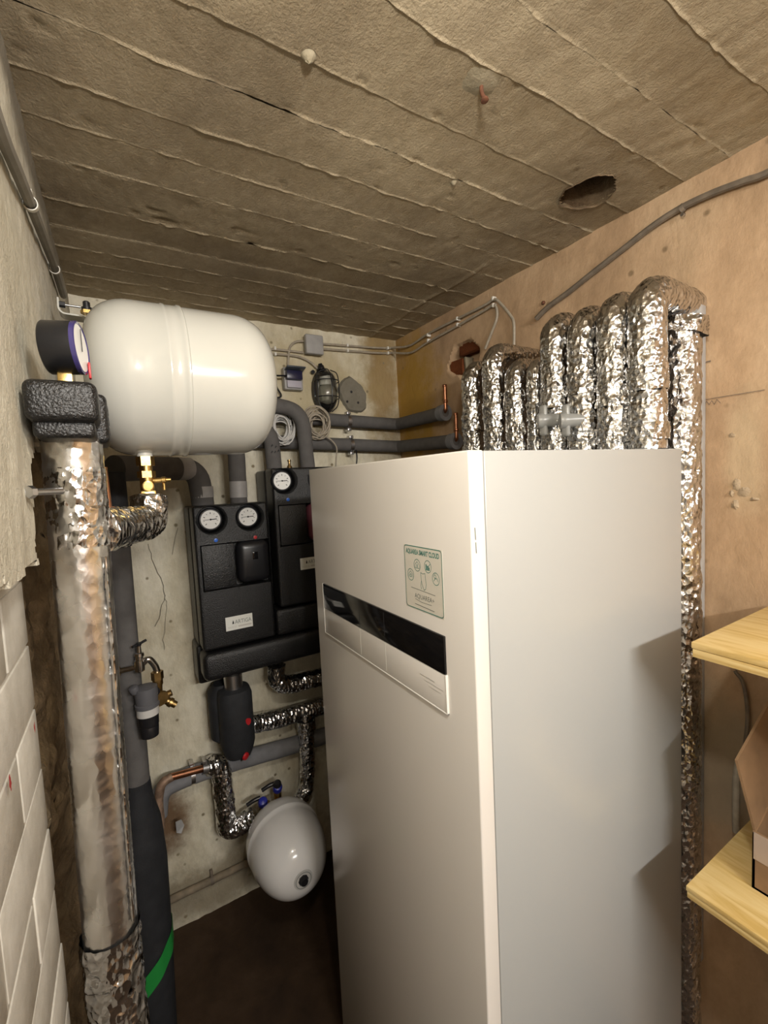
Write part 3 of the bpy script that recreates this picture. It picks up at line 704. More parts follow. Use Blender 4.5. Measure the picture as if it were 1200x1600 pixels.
# ------------------------------------------------------------------ grey riser and dark insulated foot with green tape
RX, RY = -.013, 1.38
t = thing('insulated_riser_pipe', (RX-.012, RY, 0), 'grey foam riser pipe with thick dark lower jacket and green tape', 'pipe')
mb = MB(); mb.tube([(RX-.006, RY, .72), (RX, RY, 1.635)], .0305, 28); mb.build('foam_sleeve', foam, t)
mb = MB(); mb.tube([(RX+.001, RY, 1.46), (RX, RY, 1.66)], .0325, 28); mb.build('foam_cuff', foam_dark, t)
mb = MB(); pr = [(0, .052), (.30, .058), (.56, .060), (.68, .052), (.75, .036), (.80, .0325)]
mb.lathe(pr, (RX-.016, RY, .0), (.012, 0, 1), 36); mb.build('lower_jacket', foam_dark, t)
tb = MB(); c = Vector((RX-.012, RY, .275)); V = []
for k in range(48):
    a = 2*PI*k/48; d = Vector((math.cos(a), math.sin(a), 0)); zz_ = .055*math.cos(a-.25)+.0
    for h, rr_ in ((-.032, .0605), (.030, .0610)): V.append(c+d*(rr_+.001*math.sin(9*a))+Vector((0, 0, zz_+h)))
tb.add(V, [(2*k, 2*k+1, 2*((k+1) % 48)+1, 2*((k+1) % 48)) for k in range(48)]); tb.build('green_tape', greentape, t)
mb = MB(); mb.cyl((RX-.034, RY-.02, .78), (RX-.034, RY-.02, 1.14), .004, 10); mb.hexn((RX-.034, RY-.02, .77), (RX-.034, RY-.02, .785), .009); mb.build('drain_rod', blackpl, t)

# ------------------------------------------------------------------ tap and backflow preventer
K = lambda px, py, Y=1.33: at(px, py, Y=Y)
a = K(184, 1049, 1.345); b = K(218, 1041); 
t = thing('chrome_tap', b, 'small chrome tap with cross handle beside grey riser', 'tap')
mb = MB(); mb.tube([a, b], .0085, 18); mb.build('inlet_pipe', chrome, t)
mb = MB(); mb.lathe([(0, .013), (.006, .013), (.008, .0105)], a+Vector((-.002, 0, 0)), b-a, 18); mb.build('rosette', brass_old, t)
mb = MB(); mb.lathe([(-.016, .008), (-.012, .0125), (.004, .0135), (.016, .0125), (.018, .010), (.026, .0095), (.028, .012), (.036, .011), (.038, .006), (.055, .0045)], b, (.05, 0, 1), 20); mb.build('valve_body', chrome, t)
mb = MB(); h = b+Vector((.003, 0, .060)); mb.tube([h+Vector((-.016, -.008, -.002)), h, h+Vector((.018, .008, .005))], .0035, 10, .004); mb.lathe([(-.004, .006), (.004, .006)], h, (0, 0, 1), 12); mb.build('cross_handle', blackpl, t)
sp = K(245, 1046); mb = MB(); mb.tube(spline([b+Vector((.006, 0, .004)), b+Vector((.022, -.002, .014)), sp+Vector((-.004, 0, .012)), sp+Vector((.001, 0, -.012))], 8), .0085, 16); mb.build('spout', chrome, t)
c1 = K(246, 1058); c2 = K(247, 1090)
t = thing('backflow_preventer', c2, 'old brass backflow preventer hanging below chrome tap', 'valve')
mb = MB(); mb.hexn(c1+Vector((0, 0, -.006)), c1+Vector((0, 0, .016)), .0155); mb.build('swivel_nut', brass_old, t, True, 25)
mb = MB(); mb.lathe([(0, .0125), (.014, .0135), (.02, .011), (.05, .0105), (.075, .010)], c1+Vector((0, 0, -.004)), (-.03, 0, -1), 20); mb.build('body', brass_old, t)
mb = MB(); mb.lathe([(0, .018), (.006, .020), (.012, .018)], c2+Vector((.004, -.012, .004)), (.35, -.9, 0), 24); mb.build('side_cover', brass_old, t)
mb = MB(); mb.lathe([(0, .0105), (.024, .0105), (.026, .0125), (.034, .0125), (.035, .0095), (.046, .009)], c2+Vector((.006, -.004, .0)), (.75, -.15, -.62), 20); mb.build('outlet_branch', brass_old, t)
mb = MB(); mb.lathe([(0, .009), (.016, .009)], c2+Vector((.018, -.008, .004)), (.95, -.1, .30), 16); mb.build('test_plug', brass_old, t)
mb = MB(); mb.box(c2+Vector((-.014, -.014, -.022)), c2+Vector((-.006, .012, .034)), .002); mb.build('flange', brass_old, t)
fq = K(228, 1078, 1.31); t = thing('filter_cartridge', fq+Vector((0, 0, -.13)), 'black filter housing with grey paper band below chrome tap', 'filter')
mb = MB(); mb.lathe([(0, .012), (.004, .0275), (.02, .0285), (.045, .027), (.047, .030), (.056, .030), (.058, .0265)], fq+Vector((0, 0, .012)), (0, 0, -1), 28); mb.build('housing', rubberg, t)
mb = MB(); mb.lathe([(0, .0272), (.02, .0272)], fq+Vector((0, 0, -.046)), (0, 0, -1), 28); mb.build('paper_band', cablepale, t)
mb = MB(); mb.lathe([(0, .0255), (.028, .0245), (.03, .0225), (.032, .0225), (.034, .0235), (.060, .0215), (.062, .018)], fq+Vector((0, 0, -.066)), (0, 0, -1), 28); mb.build('cup', blackpl, t)
mb = MB(); mb.lathe([(0, .010), (.012, .0125), (.018, .011), (.02, .006)], fq+Vector((-.024, -.006, .002)), (-.3, -.15, 1), 18); mb.build('side_cap', rubberg, t)
mb = MB(); mb.tube([fq+Vector((.02, .0, -.01)), c2+Vector((-.006, 0, .0))], .013, 16); mb.build('connector', blackpl, t)
# ------------------------------------------------------------------ pump stations
FY = 1.50; BYB = 1.70
def dialgauge(parent, c, r=.030, ang=0.):
    """thermometer: dark knurled bezel, white face, ticks, needle"""
    mb = MB(); V = []
    prof = [(0, r*1.25), (.012, r*1.25), (.016, r*1.12), (.016, r*.98)]
    mb.lathe(prof, c, (0, -1, 0), 40); g = mb.build('thermometer', blackpl, parent)
    mb = MB(); mb.lathe([(0, r), (.0012, r)], c+Vector((0, -.0155, 0)), (0, -1, 0), 40); mb.build('dial_face', dial, g)
    mb = MB(); cf = c+Vector((0, -.0170, 0))
    for k in range(9):
        a = math.radians(225-k*33.75); d = Vector((math.cos(a), 0, math.sin(a))); stroke(mb, [cf+d*r*.62, cf+d*r*.76], .0022 if k % 2 == 0 else .0012, (0, -1, 0))
    d = Vector((math.cos(ang), 0, math.sin(ang))); stroke(mb, [cf-d*r*.75, cf+d*r*.62], .0014, (0, -1, 0)); stroke(mb, [cf-d*r*.05, cf+d*r*.6], .0026, (0, -1, 0))
    ringflat(mb, cf, (r*.1, 0, 0), (0, 0, r*.1), 1, .01, 12); mb.build('dial_print', blackmark, g, False)
    return g
def nameplate(parent, lo, hi, y, full=True):
    x0, z0, x1, z1 = lo[0], lo[1], hi[0], hi[1]
    mb = MB(); mb.box((x0, y-.0012, z0), (x1, y+.001, z1), .0003, 1); p = mb.build('nameplate', white, parent, False)
    text('lettering', 'ARTIGA', (x0+.030*(x1-x0)/.089, y-.0014, z0+.020), (1, 0, 0), (0, 0, 1), .019, printgrey, p, .055*(x1-x0)/.089)
    mb = MB(); yy = y-.0014; fx = x0+.021*(x1-x0)/.089
    mb.add([(fx, yy, z0+.021), (fx+.006, yy, z0+.021), (fx+.0055, yy, z0+.027), (fx+.003, yy, z0+.034), (fx+.001, yy, z0+.026)], [(0, 1, 2, 3, 4)]); mb.build('flame_mark', blackmark, p, False)
    text('lettering', 'MADE BY', (x0+.006, yy, z0+.007), (1, 0, 0), (0, 0, 1), .0095, printfaint, p, .03*(x1-x0)/.089)
    mb = MB(); stroke(mb, [(x0+.042*(x1-x0)/.089, yy, z0+.0105), (x1-.006, yy, z0+.0105)], .005, (0, -1, 0)); mb.build('faint_print', printfaint, p, False)
    return p
def station(name, label, x0, x1, z0, z1, gauges, dots, win, plate, head):
    t = thing(name, ((x0+x1)/2, BYB, z0), label, 'pump station', 'black foam heating pump stations')
    MB().box((x0-.002, FY+.085, z0-.006), (x1+.002, BYB, z1-.004), .008, 3).build('rear_shell', epp, t)
    fr = MB().box((x0, FY, z0), (x1, FY+.083, z1), .010, 4).build('front_shell', epp, t)
    cut = [MB().lathe([(0, .049), (.045, .040)], (gx, FY-.001, gz), (0, 1, 0), 48) for gx, gz, *_ in gauges]
    wx0, wx1, wz0, wz1 = win
    cut.append(MB().box((wx0, FY-.02, wz0), (wx1, FY+.045, wz1)))
    carve(fr, cut)
    for gx, gz in gauges: dialgauge(t, Vector((gx, FY+.043, gz)), .0305, .03)
    for (dx_, dz_, m_) in dots:
        mb = MB(); mb.lathe([(0, .0062), (.001, .0060), (.0015, .004)], (dx_, FY+.0005, dz_), (0, -1, 0), 18); mb.build('colour_dot', m_, t)
    mid = wx0+(wx1-wx0)*.475
    MB().box((wx0+.004, FY+.002, wz0+.003), (mid, FY+.046, wz1-.003), .003, 2).build('cover_plate', epp, t)
    mx_ = (mid+wx1)/2+.003; mz = (wz0+wz1)/2+.004; ww = (wx1-mid)/2-.004; hh = (wz1-wz0)/2-.004
    mb = MB(); mb.box((mx_-ww, FY-.012, mz-hh), (mx_+ww, FY+.05, mz+hh), .026, 4)
    hd = mb.build('pump_head', head, t, True, 50)
    mb = MB(); mb.box((mx_-.006, FY-.0135, mz+hh*.1), (mx_+.012, FY-.0115, mz+hh*.45), .001); mb.build('indicator_window', gloss_black, hd)
    nameplate(t, (plate[0], plate[1]), (plate[2], plate[3]), FY)
    return t
A = station('pump_station', 'lower left black pump station with two white thermometers', .194, .434, 1.076, 1.550, [(.251, 1.503), (.372, 1.502)], [(.258, 1.436, bluedot), (.385, 1.432, redm)], (.208, .430, 1.272, 1.424), (.268, 1.130, .356, 1.176), blackpl)
B = station('pump_station', 'upper right black pump station half hidden behind white cabinet', .456, .696, 1.172, 1.664, [(.500, 1.619), (.635, 1.618)], [(.508, 1.552, bluedot), (.645, 1.55, redm)], (.470, .690, 1.388, 1.535), (.538, 1.296, .626, 1.338), maroon)
t = thing('adapter_block', (.57, BYB, 1.07), 'plain black foam block between upper pump station and manifold', 'insulation')
MB().box((.440, FY+.004, 1.070), (.70, BYB, 1.165), .014, 4).build('shell', epp, t)
t = thing('heating_manifold', (.46, BYB, .97), 'long black foam manifold bar under both pump stations', 'manifold')
MB().box((.190, FY-.004, .972), (.80, FY+.09, 1.066), .022, 5).build('front_shell', epp, t)
MB().box((.184, FY+.093, .935), (.80, BYB, 1.070), .010, 3).build('rear_shell', epp, t)

# ------------------------------------------------------------------ foam insulated pipes on the back wall
def fpipe(name, pts, r, label, mat=foam, fil=.05, group='grey foam insulated pipes', bands=(), seg=26):
    t = thing(name, Vector(pts[0]), label, 'pipe', group)
    mb = MB(); mb.tube(pts, r, seg, fil, .02, lambda P: fbm(P, 30, 2, 5)*.0012); mb.build('foam_sleeve', mat, t, True, 60)
    for (a, b, m_) in bands:
        mb = MB(); mb.tube([a, b], r+.0012, seg, 0, caps=False); mb.build('sleeve_label', m_, t)
    return t
fpipe('insulated_pipe', [(-.004, RY+.03, 1.672), (.10, 1.52, 1.674), (.235, 1.60, 1.672), (.243, 1.602, 1.548)], .036, 'dark foam pipe from grey riser bending down into lower pump station', fil=.06, bands=[((.165, 1.5575, 1.673), (.205, 1.581, 1.6725), greypl), ((.2425, 1.602, 1.575), (.2425, 1.602, 1.612), greypl)])
fpipe('insulated_pipe', [(.362, 1.60, 1.548), (.366, 1.60, 1.75), (.30, 1.62, 1.80)], .029, 'dark foam pipe rising behind large tank from lower pump station', fil=.05, bands=[((.3625, 1.60, 1.568), (.364, 1.60, 1.625), greypl)])
v1 = fpipe('insulated_pipe', [(.497, 1.60, 1.66), (.494, 1.60, 1.80), (.39, 1.62, 1.86)], .028, 'shorter grey foam elbow on upper pump station, beside big tank', fil=.05)
mb = MB()
for (px, py) in ((424, 698), (430, 700), (424, 708), (429, 708), (434, 706)):
    p = at(px, py, Y=1.5712); stroke(mb, [p, p+Vector((.004, 0, .008))], .0022, (0, -1, 0)); stroke(mb, [p+Vector((0, 0, .004)), p+Vector((.007, 0, .005))], .0018, (0, -1, 0))
mb.build('marker_scrawl', blackmark, v1, False)
fpipe('insulated_pipe', [(.628, 1.60, 1.66), (.619, 1.60, 1.885), (.43, 1.60, 1.905)], .0275, 'tall grey foam pipe arching from upper pump station to behind tank', fil=.075)
def hpipe(z0, yend, zend, label, px_st):
    t = thing('insulated_pipe', (.9, 1.672, z0), label, 'pipe', 'horizontal grey foam pipes on back wall')
    pts = [(.40, 1.672, z0+.012), (1.095, 1.672, z0-.012), (1.082, yend, zend)]
    mb = MB(); mb.tube(pts, .026, 26, .035, .02); mb.build('foam_sleeve', foam, t, True, 60)
    e = Vector((1.082, yend, zend)); d = Vector((.03, -1, 0)).normalized()
    mb = MB(); mb.lathe([(0, .030), (.03, .0315), (.03, .017), (-.0, .017)], e-d*.028, d, 26, caps=False); mb.build('foam_end', foam_light, t)
    mb = MB(); s = e+Vector((.0, .004, 0)); mb.tube([s+Vector((0, .03, 0)), s+Vector((0, -.006, .0)), s+Vector((-.004, -.012, .10))], .0075, 16, .02); st_ = mb.build('copper_stub', copper, t)
    for zz_ in (.035, .092):
        mb = MB(); p = s+Vector((-.001-.003*zz_/.1, -.010, zz_)); mb.lathe([(0, .0078), (.002, .0095), (.008, .0095), (.010, .0078)], p, (-.04, 0, 1), 16); mb.build('press_collar', copper, st_)
    return t
h1 = hpipe(1.862, 1.318, 1.848, 'upper of two horizontal grey foam pipes on back wall', 540)
h2 = hpipe(1.763, 1.262, 1.735, 'lower of two horizontal grey foam pipes on back wall', 544)
for (x, z, lab) in ((.846, 1.856, 'zinc pipe clamp on upper horizontal grey pipe'), (.852, 1.757, 'zinc pipe clamp on lower horizontal grey pipe')):
    t = thing('pipe_clamp', (x, 1.69, z), lab, 'clamp', 'zinc pipe clamps')
    mb = MB(); mb.lathe([(-.008, .0275), (-.008, .029), (.008, .029), (.008, .0275)], (x, 1.672, z), (1, 0, 0), 30, caps=False); mb.build('band', zinc, t)
    for s_ in (1, -1):
        mb = MB(); mb.box((x-.008, 1.655, z+s_*.034-.006), (x+.008, 1.685, z+s_*.034+.006), .001); mb.cyl((x, 1.652, z+s_*.034), (x, 1.662, z+s_*.034), .005, 10); mb.build('lug', zinc, t)
    mb = MB(); mb.cyl((x, 1.70, z), (x, YB+.01, z), .005, 10); mb.build('stud', zinc, t)
# loose thin black cable hanging from the lower clamp
tag(MB().tube(spline([(.862, 1.64, 1.735), (.868, 1.648, 1.70), (.862, 1.655, 1.64), (.858, 1.66, 1.55)], 8), .003, 8).build('black_cable', blackpl), 'thin black cable hanging below lower zinc pipe clamp', 'cable')
# ------------------------------------------------------------------ coiled cables
def coil(c, R_, n, r, tail, label, mat, tilt):
    t = thing('cable_coil', c, label, 'cable', 'coiled grey cables'); pts = []
    for k in range(n*20+1):
        a = 2*PI*k/20; j = k/20; rr = R_*(.86+.26*math.sin(j*2.4)+.07*math.sin(a*2+j)); off = .012*math.sin(j*1.7)
        p = Vector((rr*math.cos(a)*.85+.008*math.sin(j*3.1), off+.006*math.sin(a+j), rr*math.sin(a)+.010*math.cos(j*2.2)))
        pts.append(Vector(c)+Matrix.Rotation(tilt, 3, 'Z') @ p)
    mb = MB(); mb.tube(pts, r, 8); mb.build('loops', mat, t)
    if tail: mb = MB(); mb.tube(spline(tail, 8), r, 8); mb.build('tail', mat, t)
    return t
c = at(439, 668, Y=1.625); coil(c, .060, 13, .0032, None, 'bright grey cable coil between the two foam pipe bends', cablepale, .25)
mb = MB()
c = at(495, 663, Y=1.625); coil(c, .054, 12, .0030, [c+Vector((.03, 0, -.045)), at(518, 688, Y=1.62), at(526, 700, Y=1.62), at(525, 720, Y=1.63), at(524, 745, Y=1.63)], 'beige grey cable coil right of tall foam pipe', cablegrey, -.2)
# small black valve stem on the station's top
q = at(452, 724, Y=1.60); t = thing('bleed_valve', q, 'small dark brass bleed valve between the foam pipes', 'valve')
mb = MB(); mb.lathe([(0, .010), (.012, .0095), (.018, .005), (.03, .005), (.032, .007), (.037, .007)], Vector((q.x, q.y, 1.66)), (0, 0, 1), 16); mb.build('body', brass_old, t)

# ------------------------------------------------------------------ electrics on the back wall
yw = YB-.004
t = thing('junction_box', (.72, yw, 2.124), 'square grey junction box high on back wall', 'junction box')
MB().box((.688, yw-.012, 2.128), (.752, yw+.004, 2.192), .003).build('base', greypl, t)
MB().box((.682, yw-.038, 2.122), (.757, yw-.012, 2.198), .005, 3).build('lid', greypl, t)
t = thing('wall_socket', (.62, yw, 1.975), 'grey wall socket with dark blue lid and plug', 'socket')
MB().box((.586, yw-.030, 1.976), (.662, yw+.003, 2.062), .004, 3).build('housing', greypl, t)
MB().box((.594, yw-.040, 1.982), (.652, yw-.028, 2.010), .003, 2).build('lower_cover', lilac, t)
MB().box((.590, yw-.052, 2.012), (.654, yw-.028, 2.046), .003, 2).build('plug', bluebox, t)
fl = MB(); fl.box((.588, yw-.066, 2.050), (.664, yw-.020, 2.056), .002, 2, Matrix.Rotation(-.22, 4, 'X')); fl.build('hinged_flap', blueflap, t)
mb = MB(); mb.tube(spline([(.592, yw-.04, 2.025), (.565, yw-.045, 2.022), (.545, yw-.03, 2.02), (.556, yw-.02, 1.985), (.575, yw-.012, 1.955), (.56, yw-.012, 1.945), (.52, yw-.012, 1.94)], 8), .0035, 8); mb.build('plug_cable', blackpl, t)
# caged bulkhead lamp
lc = Vector((.762, yw, 1.981))
t = thing('bulkhead_lamp', lc+Vector((0, 0, -.1)), 'oval glass bulkhead lamp behind a wire cage on back wall', 'lamp')
def oval(mb, cy, w, h, d, seg=36, rings=8):
    V = []; Fc = []
    for i in range(rings+1):
        a = PI/2*i/rings; k = math.cos(a)**.75 if i < rings else .02; y = cy-d*math.sin(a)
        for j in range(seg):
            b = 2*PI*j/seg; cx, sz = math.cos(b), math.sin(b); V.append((lc.x+w*k*np.sign(cx)*abs(cx)**.8, y, lc.z+h*k*np.sign(sz)*abs(sz)**.8))
    for i in range(rings):
        for j in range(seg): Fc.append((i*seg+j, i*seg+(j+1) % seg, (i+1)*seg+(j+1) % seg, (i+1)*seg+j))
    Fc.append(tuple(rings*seg+j for j in range(seg))); mb.add(V, Fc); return mb
MB().lathe([(0, .054), (.018, .052), (.018, .044)], lc, (0, -1, 0), 40).build('tmp', blackpl, t); tmp = bpy.data.objects['tmp']
for v in tmp.data.vertices:
    z = v.co.z+t.location.z-lc.z; v.co.z = lc.z-t.location.z+z*1.72
tmp.name = 'base_ring'
oval(MB(), yw-.016, .045, .083, .062).build('glass_dome', glassm, t)
oval(MB(), yw-.0125, .043, .080, .006).build('reflector', dial, t)
mb = MB(); mb.lathe([(0, .016), (.03, .017), (.032, .012)], lc+Vector((0, -.03, .05)), (0, 0, -1), 18); mb.build('lampholder', dial, t)
mb = MB(); mb.lathe([(0, .012), (.012, .022), (.04, .026), (.06, .02), (.068, .004)], lc+Vector((0, -.03, .02)), (0, 0, -1), 20); mb.build('bulb', simple('bulb_glass', (.5, .48, .42), .3, trans=.6), t)
def cage(pts): 
    mb = MB(); mb.tube(spline([lc+Vector(p) for p in pts], 6), .0022, 8); mb.build('cage_wire', blackpl, t)
cage([(0, -.016, .092), (0, -.060, .075), (0, -.082, .03), (0, -.082, -.03), (0, -.060, -.075), (0, -.016, -.092)])
for s_ in (-1, 1): cage([(s_*.028, -.016, .088), (s_*.044, -.045, .065), (s_*.047, -.050, 0), (s_*.040, -.045, -.060), (s_*.012, -.045, -.088)])
for zz_ in (.036, -.030): cage([(-.054, -.016, zz_), (-.048, -.050, zz_), (-.020, -.078, zz_), (.020, -.078, zz_), (.048, -.050, zz_), (.054, -.016, zz_)])
mb = MB(); mb.lathe([(0, .014), (.012, .013), (.016, .009), (.022, .008)], lc+Vector((-.012, -.018, .088)), (-.25, 0, 1), 14); mb.build('cable_gland', blackpl, t)
mb = MB(); mb.lathe([(0, .008), (.01, .008)], lc+Vector((-.048, -.006, .075)), (0, -1, 0), 10); mb.build('fixing_ear', blackpl, t)
# grey mortar patch with three plug holes
pc = Vector((.898, YB-.008, 1.975)); V = [pc+Vector((0, -.007, 0))]; n = 40; angs = [2*PI*i/n for i in range(n)]
prad = [(.066*abs(math.cos(a))**2+.076*abs(math.sin(a))**2)*(1+random.uniform(-.03, .035)+.04*math.sin(5*a)+.03*math.sin(9*a+1)) for a in angs]
for s_, yo in ((.55, -.0065), (.9, -.005), (1.0, .008)):
    for a, r in zip(angs, prad): V.append(pc+Vector((math.cos(a)*r*s_-.012*math.sin(a), yo, math.sin(a)*r*s_)))
Fc = [(0, 1+i, 1+(i+1) % n) for i in range(n)]+[(1+j*n+i, 1+j*n+(i+1) % n, 1+(j+1)*n+(i+1) % n, 1+(j+1)*n+i) for j in (0, 1) for i in range(n)]
mp_ = MB(); mp_.add(V, Fc); pt_ = tag(mp_.build('mortar_patch', patch_m), 'rough oval grey mortar patch with three holes on back wall', 'patch')
for (dx_, dz_) in ((-.012, .012), (-.034, -.030), (.018, -.032)):
    mb = MB(); mb.lathe([(0, .0055), (.001, .005), (.0012, .0005)], pc+Vector((dx_, -.0068, dz_)), (0, -1, 0), 12); mb.build('plug_hole', blackmat, pt_)

# ------------------------------------------------------------------ surface cables
def cable(label, pts, r, mat=cablegrey, n=8, name='surface_cable', group='surface cables on the walls'):
    o = MB(); o.tube(spline(pts, n), r, 8); return tag(o.build(name, mat), label, 'cable', group)
Yc = YB-.012; Xc = XR-.012
W = lambda px, py: at(px, py, Y=Yc)
Rr = lambda px, py: at(px, py, X=Xc)
cable('grey cable entering junction box from left, upper strand', [W(395, 541), W(420, 545), W(450, 548), W(474, 551)], .0045)
cable('grey cable running under junction box down to caged lamp', [W(395, 550), W(430, 553), W(465, 557), (W(485, 566)), W(497, 577)], .0045)
cable('grey cable looping from junction box down to blue socket', [W(474, 533), W(463, 534), W(454, 541), W(451, 555), W(450, 577)], .0045)
u1 = [W(500, 537), W(540, 540), W(580, 543), W(606, 544), (XR-.03, YB-.022, W(618, 545).z), Rr(640, 540), Rr(668, 522), Rr(715, 498), Rr(755, 478), Rr(772, 468)]
l1 = [W(500, 545), W(540, 548), W(580, 551), W(606, 552), (XR-.03, YB-.022, W(618, 553).z), Rr(642, 551), Rr(668, 535), Rr(715, 509), Rr(755, 486), Rr(770, 477)]
cable('upper strand of paired grey cables along back and right wall', u1+[Rr(782, 474), Rr(797, 492), Rr(803, 506), Rr(803, 545)], .0045)
cable('lower strand of paired grey cables along back and right wall', l1+[Rr(776, 482), Rr(776, 498), Rr(768, 520), Rr(758, 545)], .0045)
for i, (px, py, on, lab) in enumerate(((430, 549, 'b', 'white cable clip left of junction box'), (543, 544, 'b', 'white cable clip right of junction box'), (606, 548, 'b', 'white cable clip in the wall corner'), (669, 528, 'r', 'white cable clip on stained right wall near corner'), (715, 503, 'r', 'white cable clip midway along right wall cables'), (771, 472, 'r', 'white cable clip where the right wall cables part'))):
    c = W(px, py) if on == 'b' else Rr(px, py); t = thing('cable_clip', c, lab, 'clip', 'white cable clips')
    for s_ in (.5, -.5):
        mb = MB(); e = .011*s_*2
        if on == 'b': mb.box(c+Vector((-.004, -.006, e-.006)), c+Vector((.004, .012, e+.007)), .002)
        else: mb.box(c+Vector((-.006, -.004, e-.006)), c+Vector((.012, .004, e+.007)), .002)
        mb.build('saddle', clipwhite, t)
# thick old cable climbing the right wall
pts = [Rr(838, 498), Rr(856, 480), Rr(890, 455), Rr(925, 427), Rr(975, 388), Rr(1020, 353), Rr(1062, 326), Rr(1110, 303), Rr(1160, 284), Rr(1215, 262), Vector((Xc, .20, 2.178)), Vector((Xc, -.3, 2.17)), Vector((Xc, -1.0, 2.175)), Vector((Xc, -1.69, 2.17))]
cable('thick old brown cable climbing along right wall to upper right', pts, .0075, conduitm, 8, 'old_cable', None)
t = thing('cable_saddle', Rr(1066, 325), 'small metal saddle holding thick old cable on right wall', 'clip'); c = Rr(1066, 325)
mb = MB(); mb.lathe([(-.004, .009), (.004, .009)], c, (0, -.9, .3), 14); mb.build('band', conduitm, t)
mb = MB(); mb.lathe([(0, .005), (.006, .004)], c+Vector((.004, 0, -.014)), (-1, 0, 0), 10); mb.build('screw', zinc, t)
q = at(848, 473, X=XR-.004); tag(MB().lathe([(0, .006), (.004, .0055), (.006, .003)], q+Vector((.004, 0, 0)), (-1, 0, 0), 12).build('rusty_screw', rust), 'small rusty screw head on right wall above foil pipes', 'screw')
# conduit on the left wall
Xd = XL+.010
cp = [Vector((Xd, .25, 1.965)), at(-40, 90, X=Xd), at(3, 212, X=Xd), at(24, 262, X=Xd), at(47, 318, X=Xd), at(68, 372, X=Xd), at(86, 420, X=Xd), at(99, 462, X=Xd)]
cable('grey conduit along top of left wall below the ceiling', cp, .0075, simple('grey_conduit', (.22, .205, .175), .6, var=.15), 8, 'wall_conduit', None)
for (px, py, lab) in ((47, 318, 'white conduit clip on left wall, nearer to camera'), (85, 420, 'white conduit clip on left wall near big tank')):
    c = at(px, py, X=Xd); t = thing('conduit_clip', c, lab, 'clip', 'white conduit clips'); d = Vector((0, .95, .25)).normalized()
    mb = MB(); mb.lathe([(-.007, .0088), (-.007, .010), (.007, .010), (.007, .0088)], c, d, 18, caps=False); mb.build('band', clipwhite, t)
    mb = MB(); mb.box(c+Vector((-.014, -.005, .006)), c+Vector((.004, .005, .020)), .002); mb.build('foot', clipwhite, t)

# ------------------------------------------------------------------ dirt separator and lower pipework
sx, sy = .292, 1.575
t = thing('dirt_separator', (sx, sy, .64), 'black foam dirt separator with red marks below manifold', 'separator')
mb = MB(); mb.lathe([(0, .031), (.05, .031), (.052, .028), (.06, .028)], (sx, sy, .905), (0, 0, 1), 28); mb.build('union', zinc, t)
def rcyl(mb, c, prof, seg=36, flat=.8):
    V = []; n = len(prof)
    for (z, r) in prof:
        for k in range(seg):
            a = 2*PI*k/seg; cx, sn = math.cos(a), math.sin(a); V.append((c[0]+r*np.sign(cx)*abs(cx)**flat, c[1]+r*np.sign(sn)*abs(sn)**flat, z))
    Fc = [(i*seg+k, i*seg+(k+1) % seg, (i+1)*seg+(k+1) % seg, (i+1)*seg+k) for i in range(n-1) for k in range(seg)]
    Fc += [tuple(range(seg)), tuple((n-1)*seg+k for k in range(seg))]; mb.add(V, Fc); return mb
rcyl(MB(), (sx, sy), [(.655, .030), (.66, .042), (.685, .052), (.71, .058), (.88, .058), (.90, .052), (.905, .034)]).build('foam_body', foam_dark, t)
rcyl(MB(), (sx-.03, sy+.05), [(.70, .03), (.72, .05), (.88, .05), (.91, .03)]).build('rear_flange', foam_dark, t)
mb = MB(); c = at(388, 1127, Y=sy-.0575); V = [c]; n = 12
for k in range(n): a = 2*PI*k/n; V.append(c+Vector((.008*math.cos(a)*(1+.3*random.random()), -.0005, .011*math.sin(a)*(1+.3*random.random()))))
mb.add(V, [(0, 1+k, 1+(k+1) % n) for k in range(n)]); mb.build('red_mark', redm, t, False)
mb = MB(); c = Vector((sx+.012, sy-.050, .672)); mb.lathe([(0, .014), (.006, .012), (.008, .004)], c, (.5, -.75, -.2), 14); mb.v = [(x, y, z*1.0) for x, y, z in mb.v]; mb.build('red_cap', redm, t)
mb = MB(); mb.lathe([(0, .02), (.012, .018)], (sx+.012, sy-.03, .665), (.3, -.6, -.7), 16); mb.build('drain_plug', blackpl, t)
fo = 'foil wrapped pipes below the pump stations'
def foilpipe(pts, r, label, seed, fil=.04, amp=.003, extra=()):
    t = thing('foil_wrapped_pipe', Vector(pts[0]), label, 'pipe', fo)
    mb = MB(); mb.tube(pts, r, 64, fil, .0032, fdisp(amp, 45, seed)); mb.build('foil_sleeve', foil, t, True, 80)
    for (a, b, rr_) in extra:
        mb = MB(); mb.tube([a, b], rr_, 32, 0, .005, lambda P: crinkle(P, 45, seed+31)*.005, caps=False); mb.build('foil_tape', foil, t, True, 80)
    return t
foilpipe([(.455, 1.60, .93), (.452, 1.60, .862), (.50, 1.60, .842), (.86, 1.60, .83)], .030, 'foil wrapped elbow leaving underside of manifold to the right', 701, .03)
mb = MB()
foilpipe([(.33, 1.63, .725), (.44, 1.64, .705), (.86, 1.64, .690)], .033, 'foil wrapped horizontal pipe right of black dirt separator', 711, .02, .0022)
foilpipe([(.565, 1.63, .70), (.560, 1.63, .45), (.545, 1.62, .385), (.50, 1.60, .365)], .026, 'foil wrapped drop pipe going down to the small white vessel', 721, .04, .0035, [((.566, 1.63, .63), (.566, 1.63, .67), .034)])
foilpipe([(.195, 1.655, .605), (.225, 1.64, .612), (.240, 1.64, .585), (.243, 1.64, .36), (.27, 1.635, .345), (.345, 1.625, .375)], .031, 'foil wrapped S bend between copper pipe and blue valves', 731, .04, .0035)
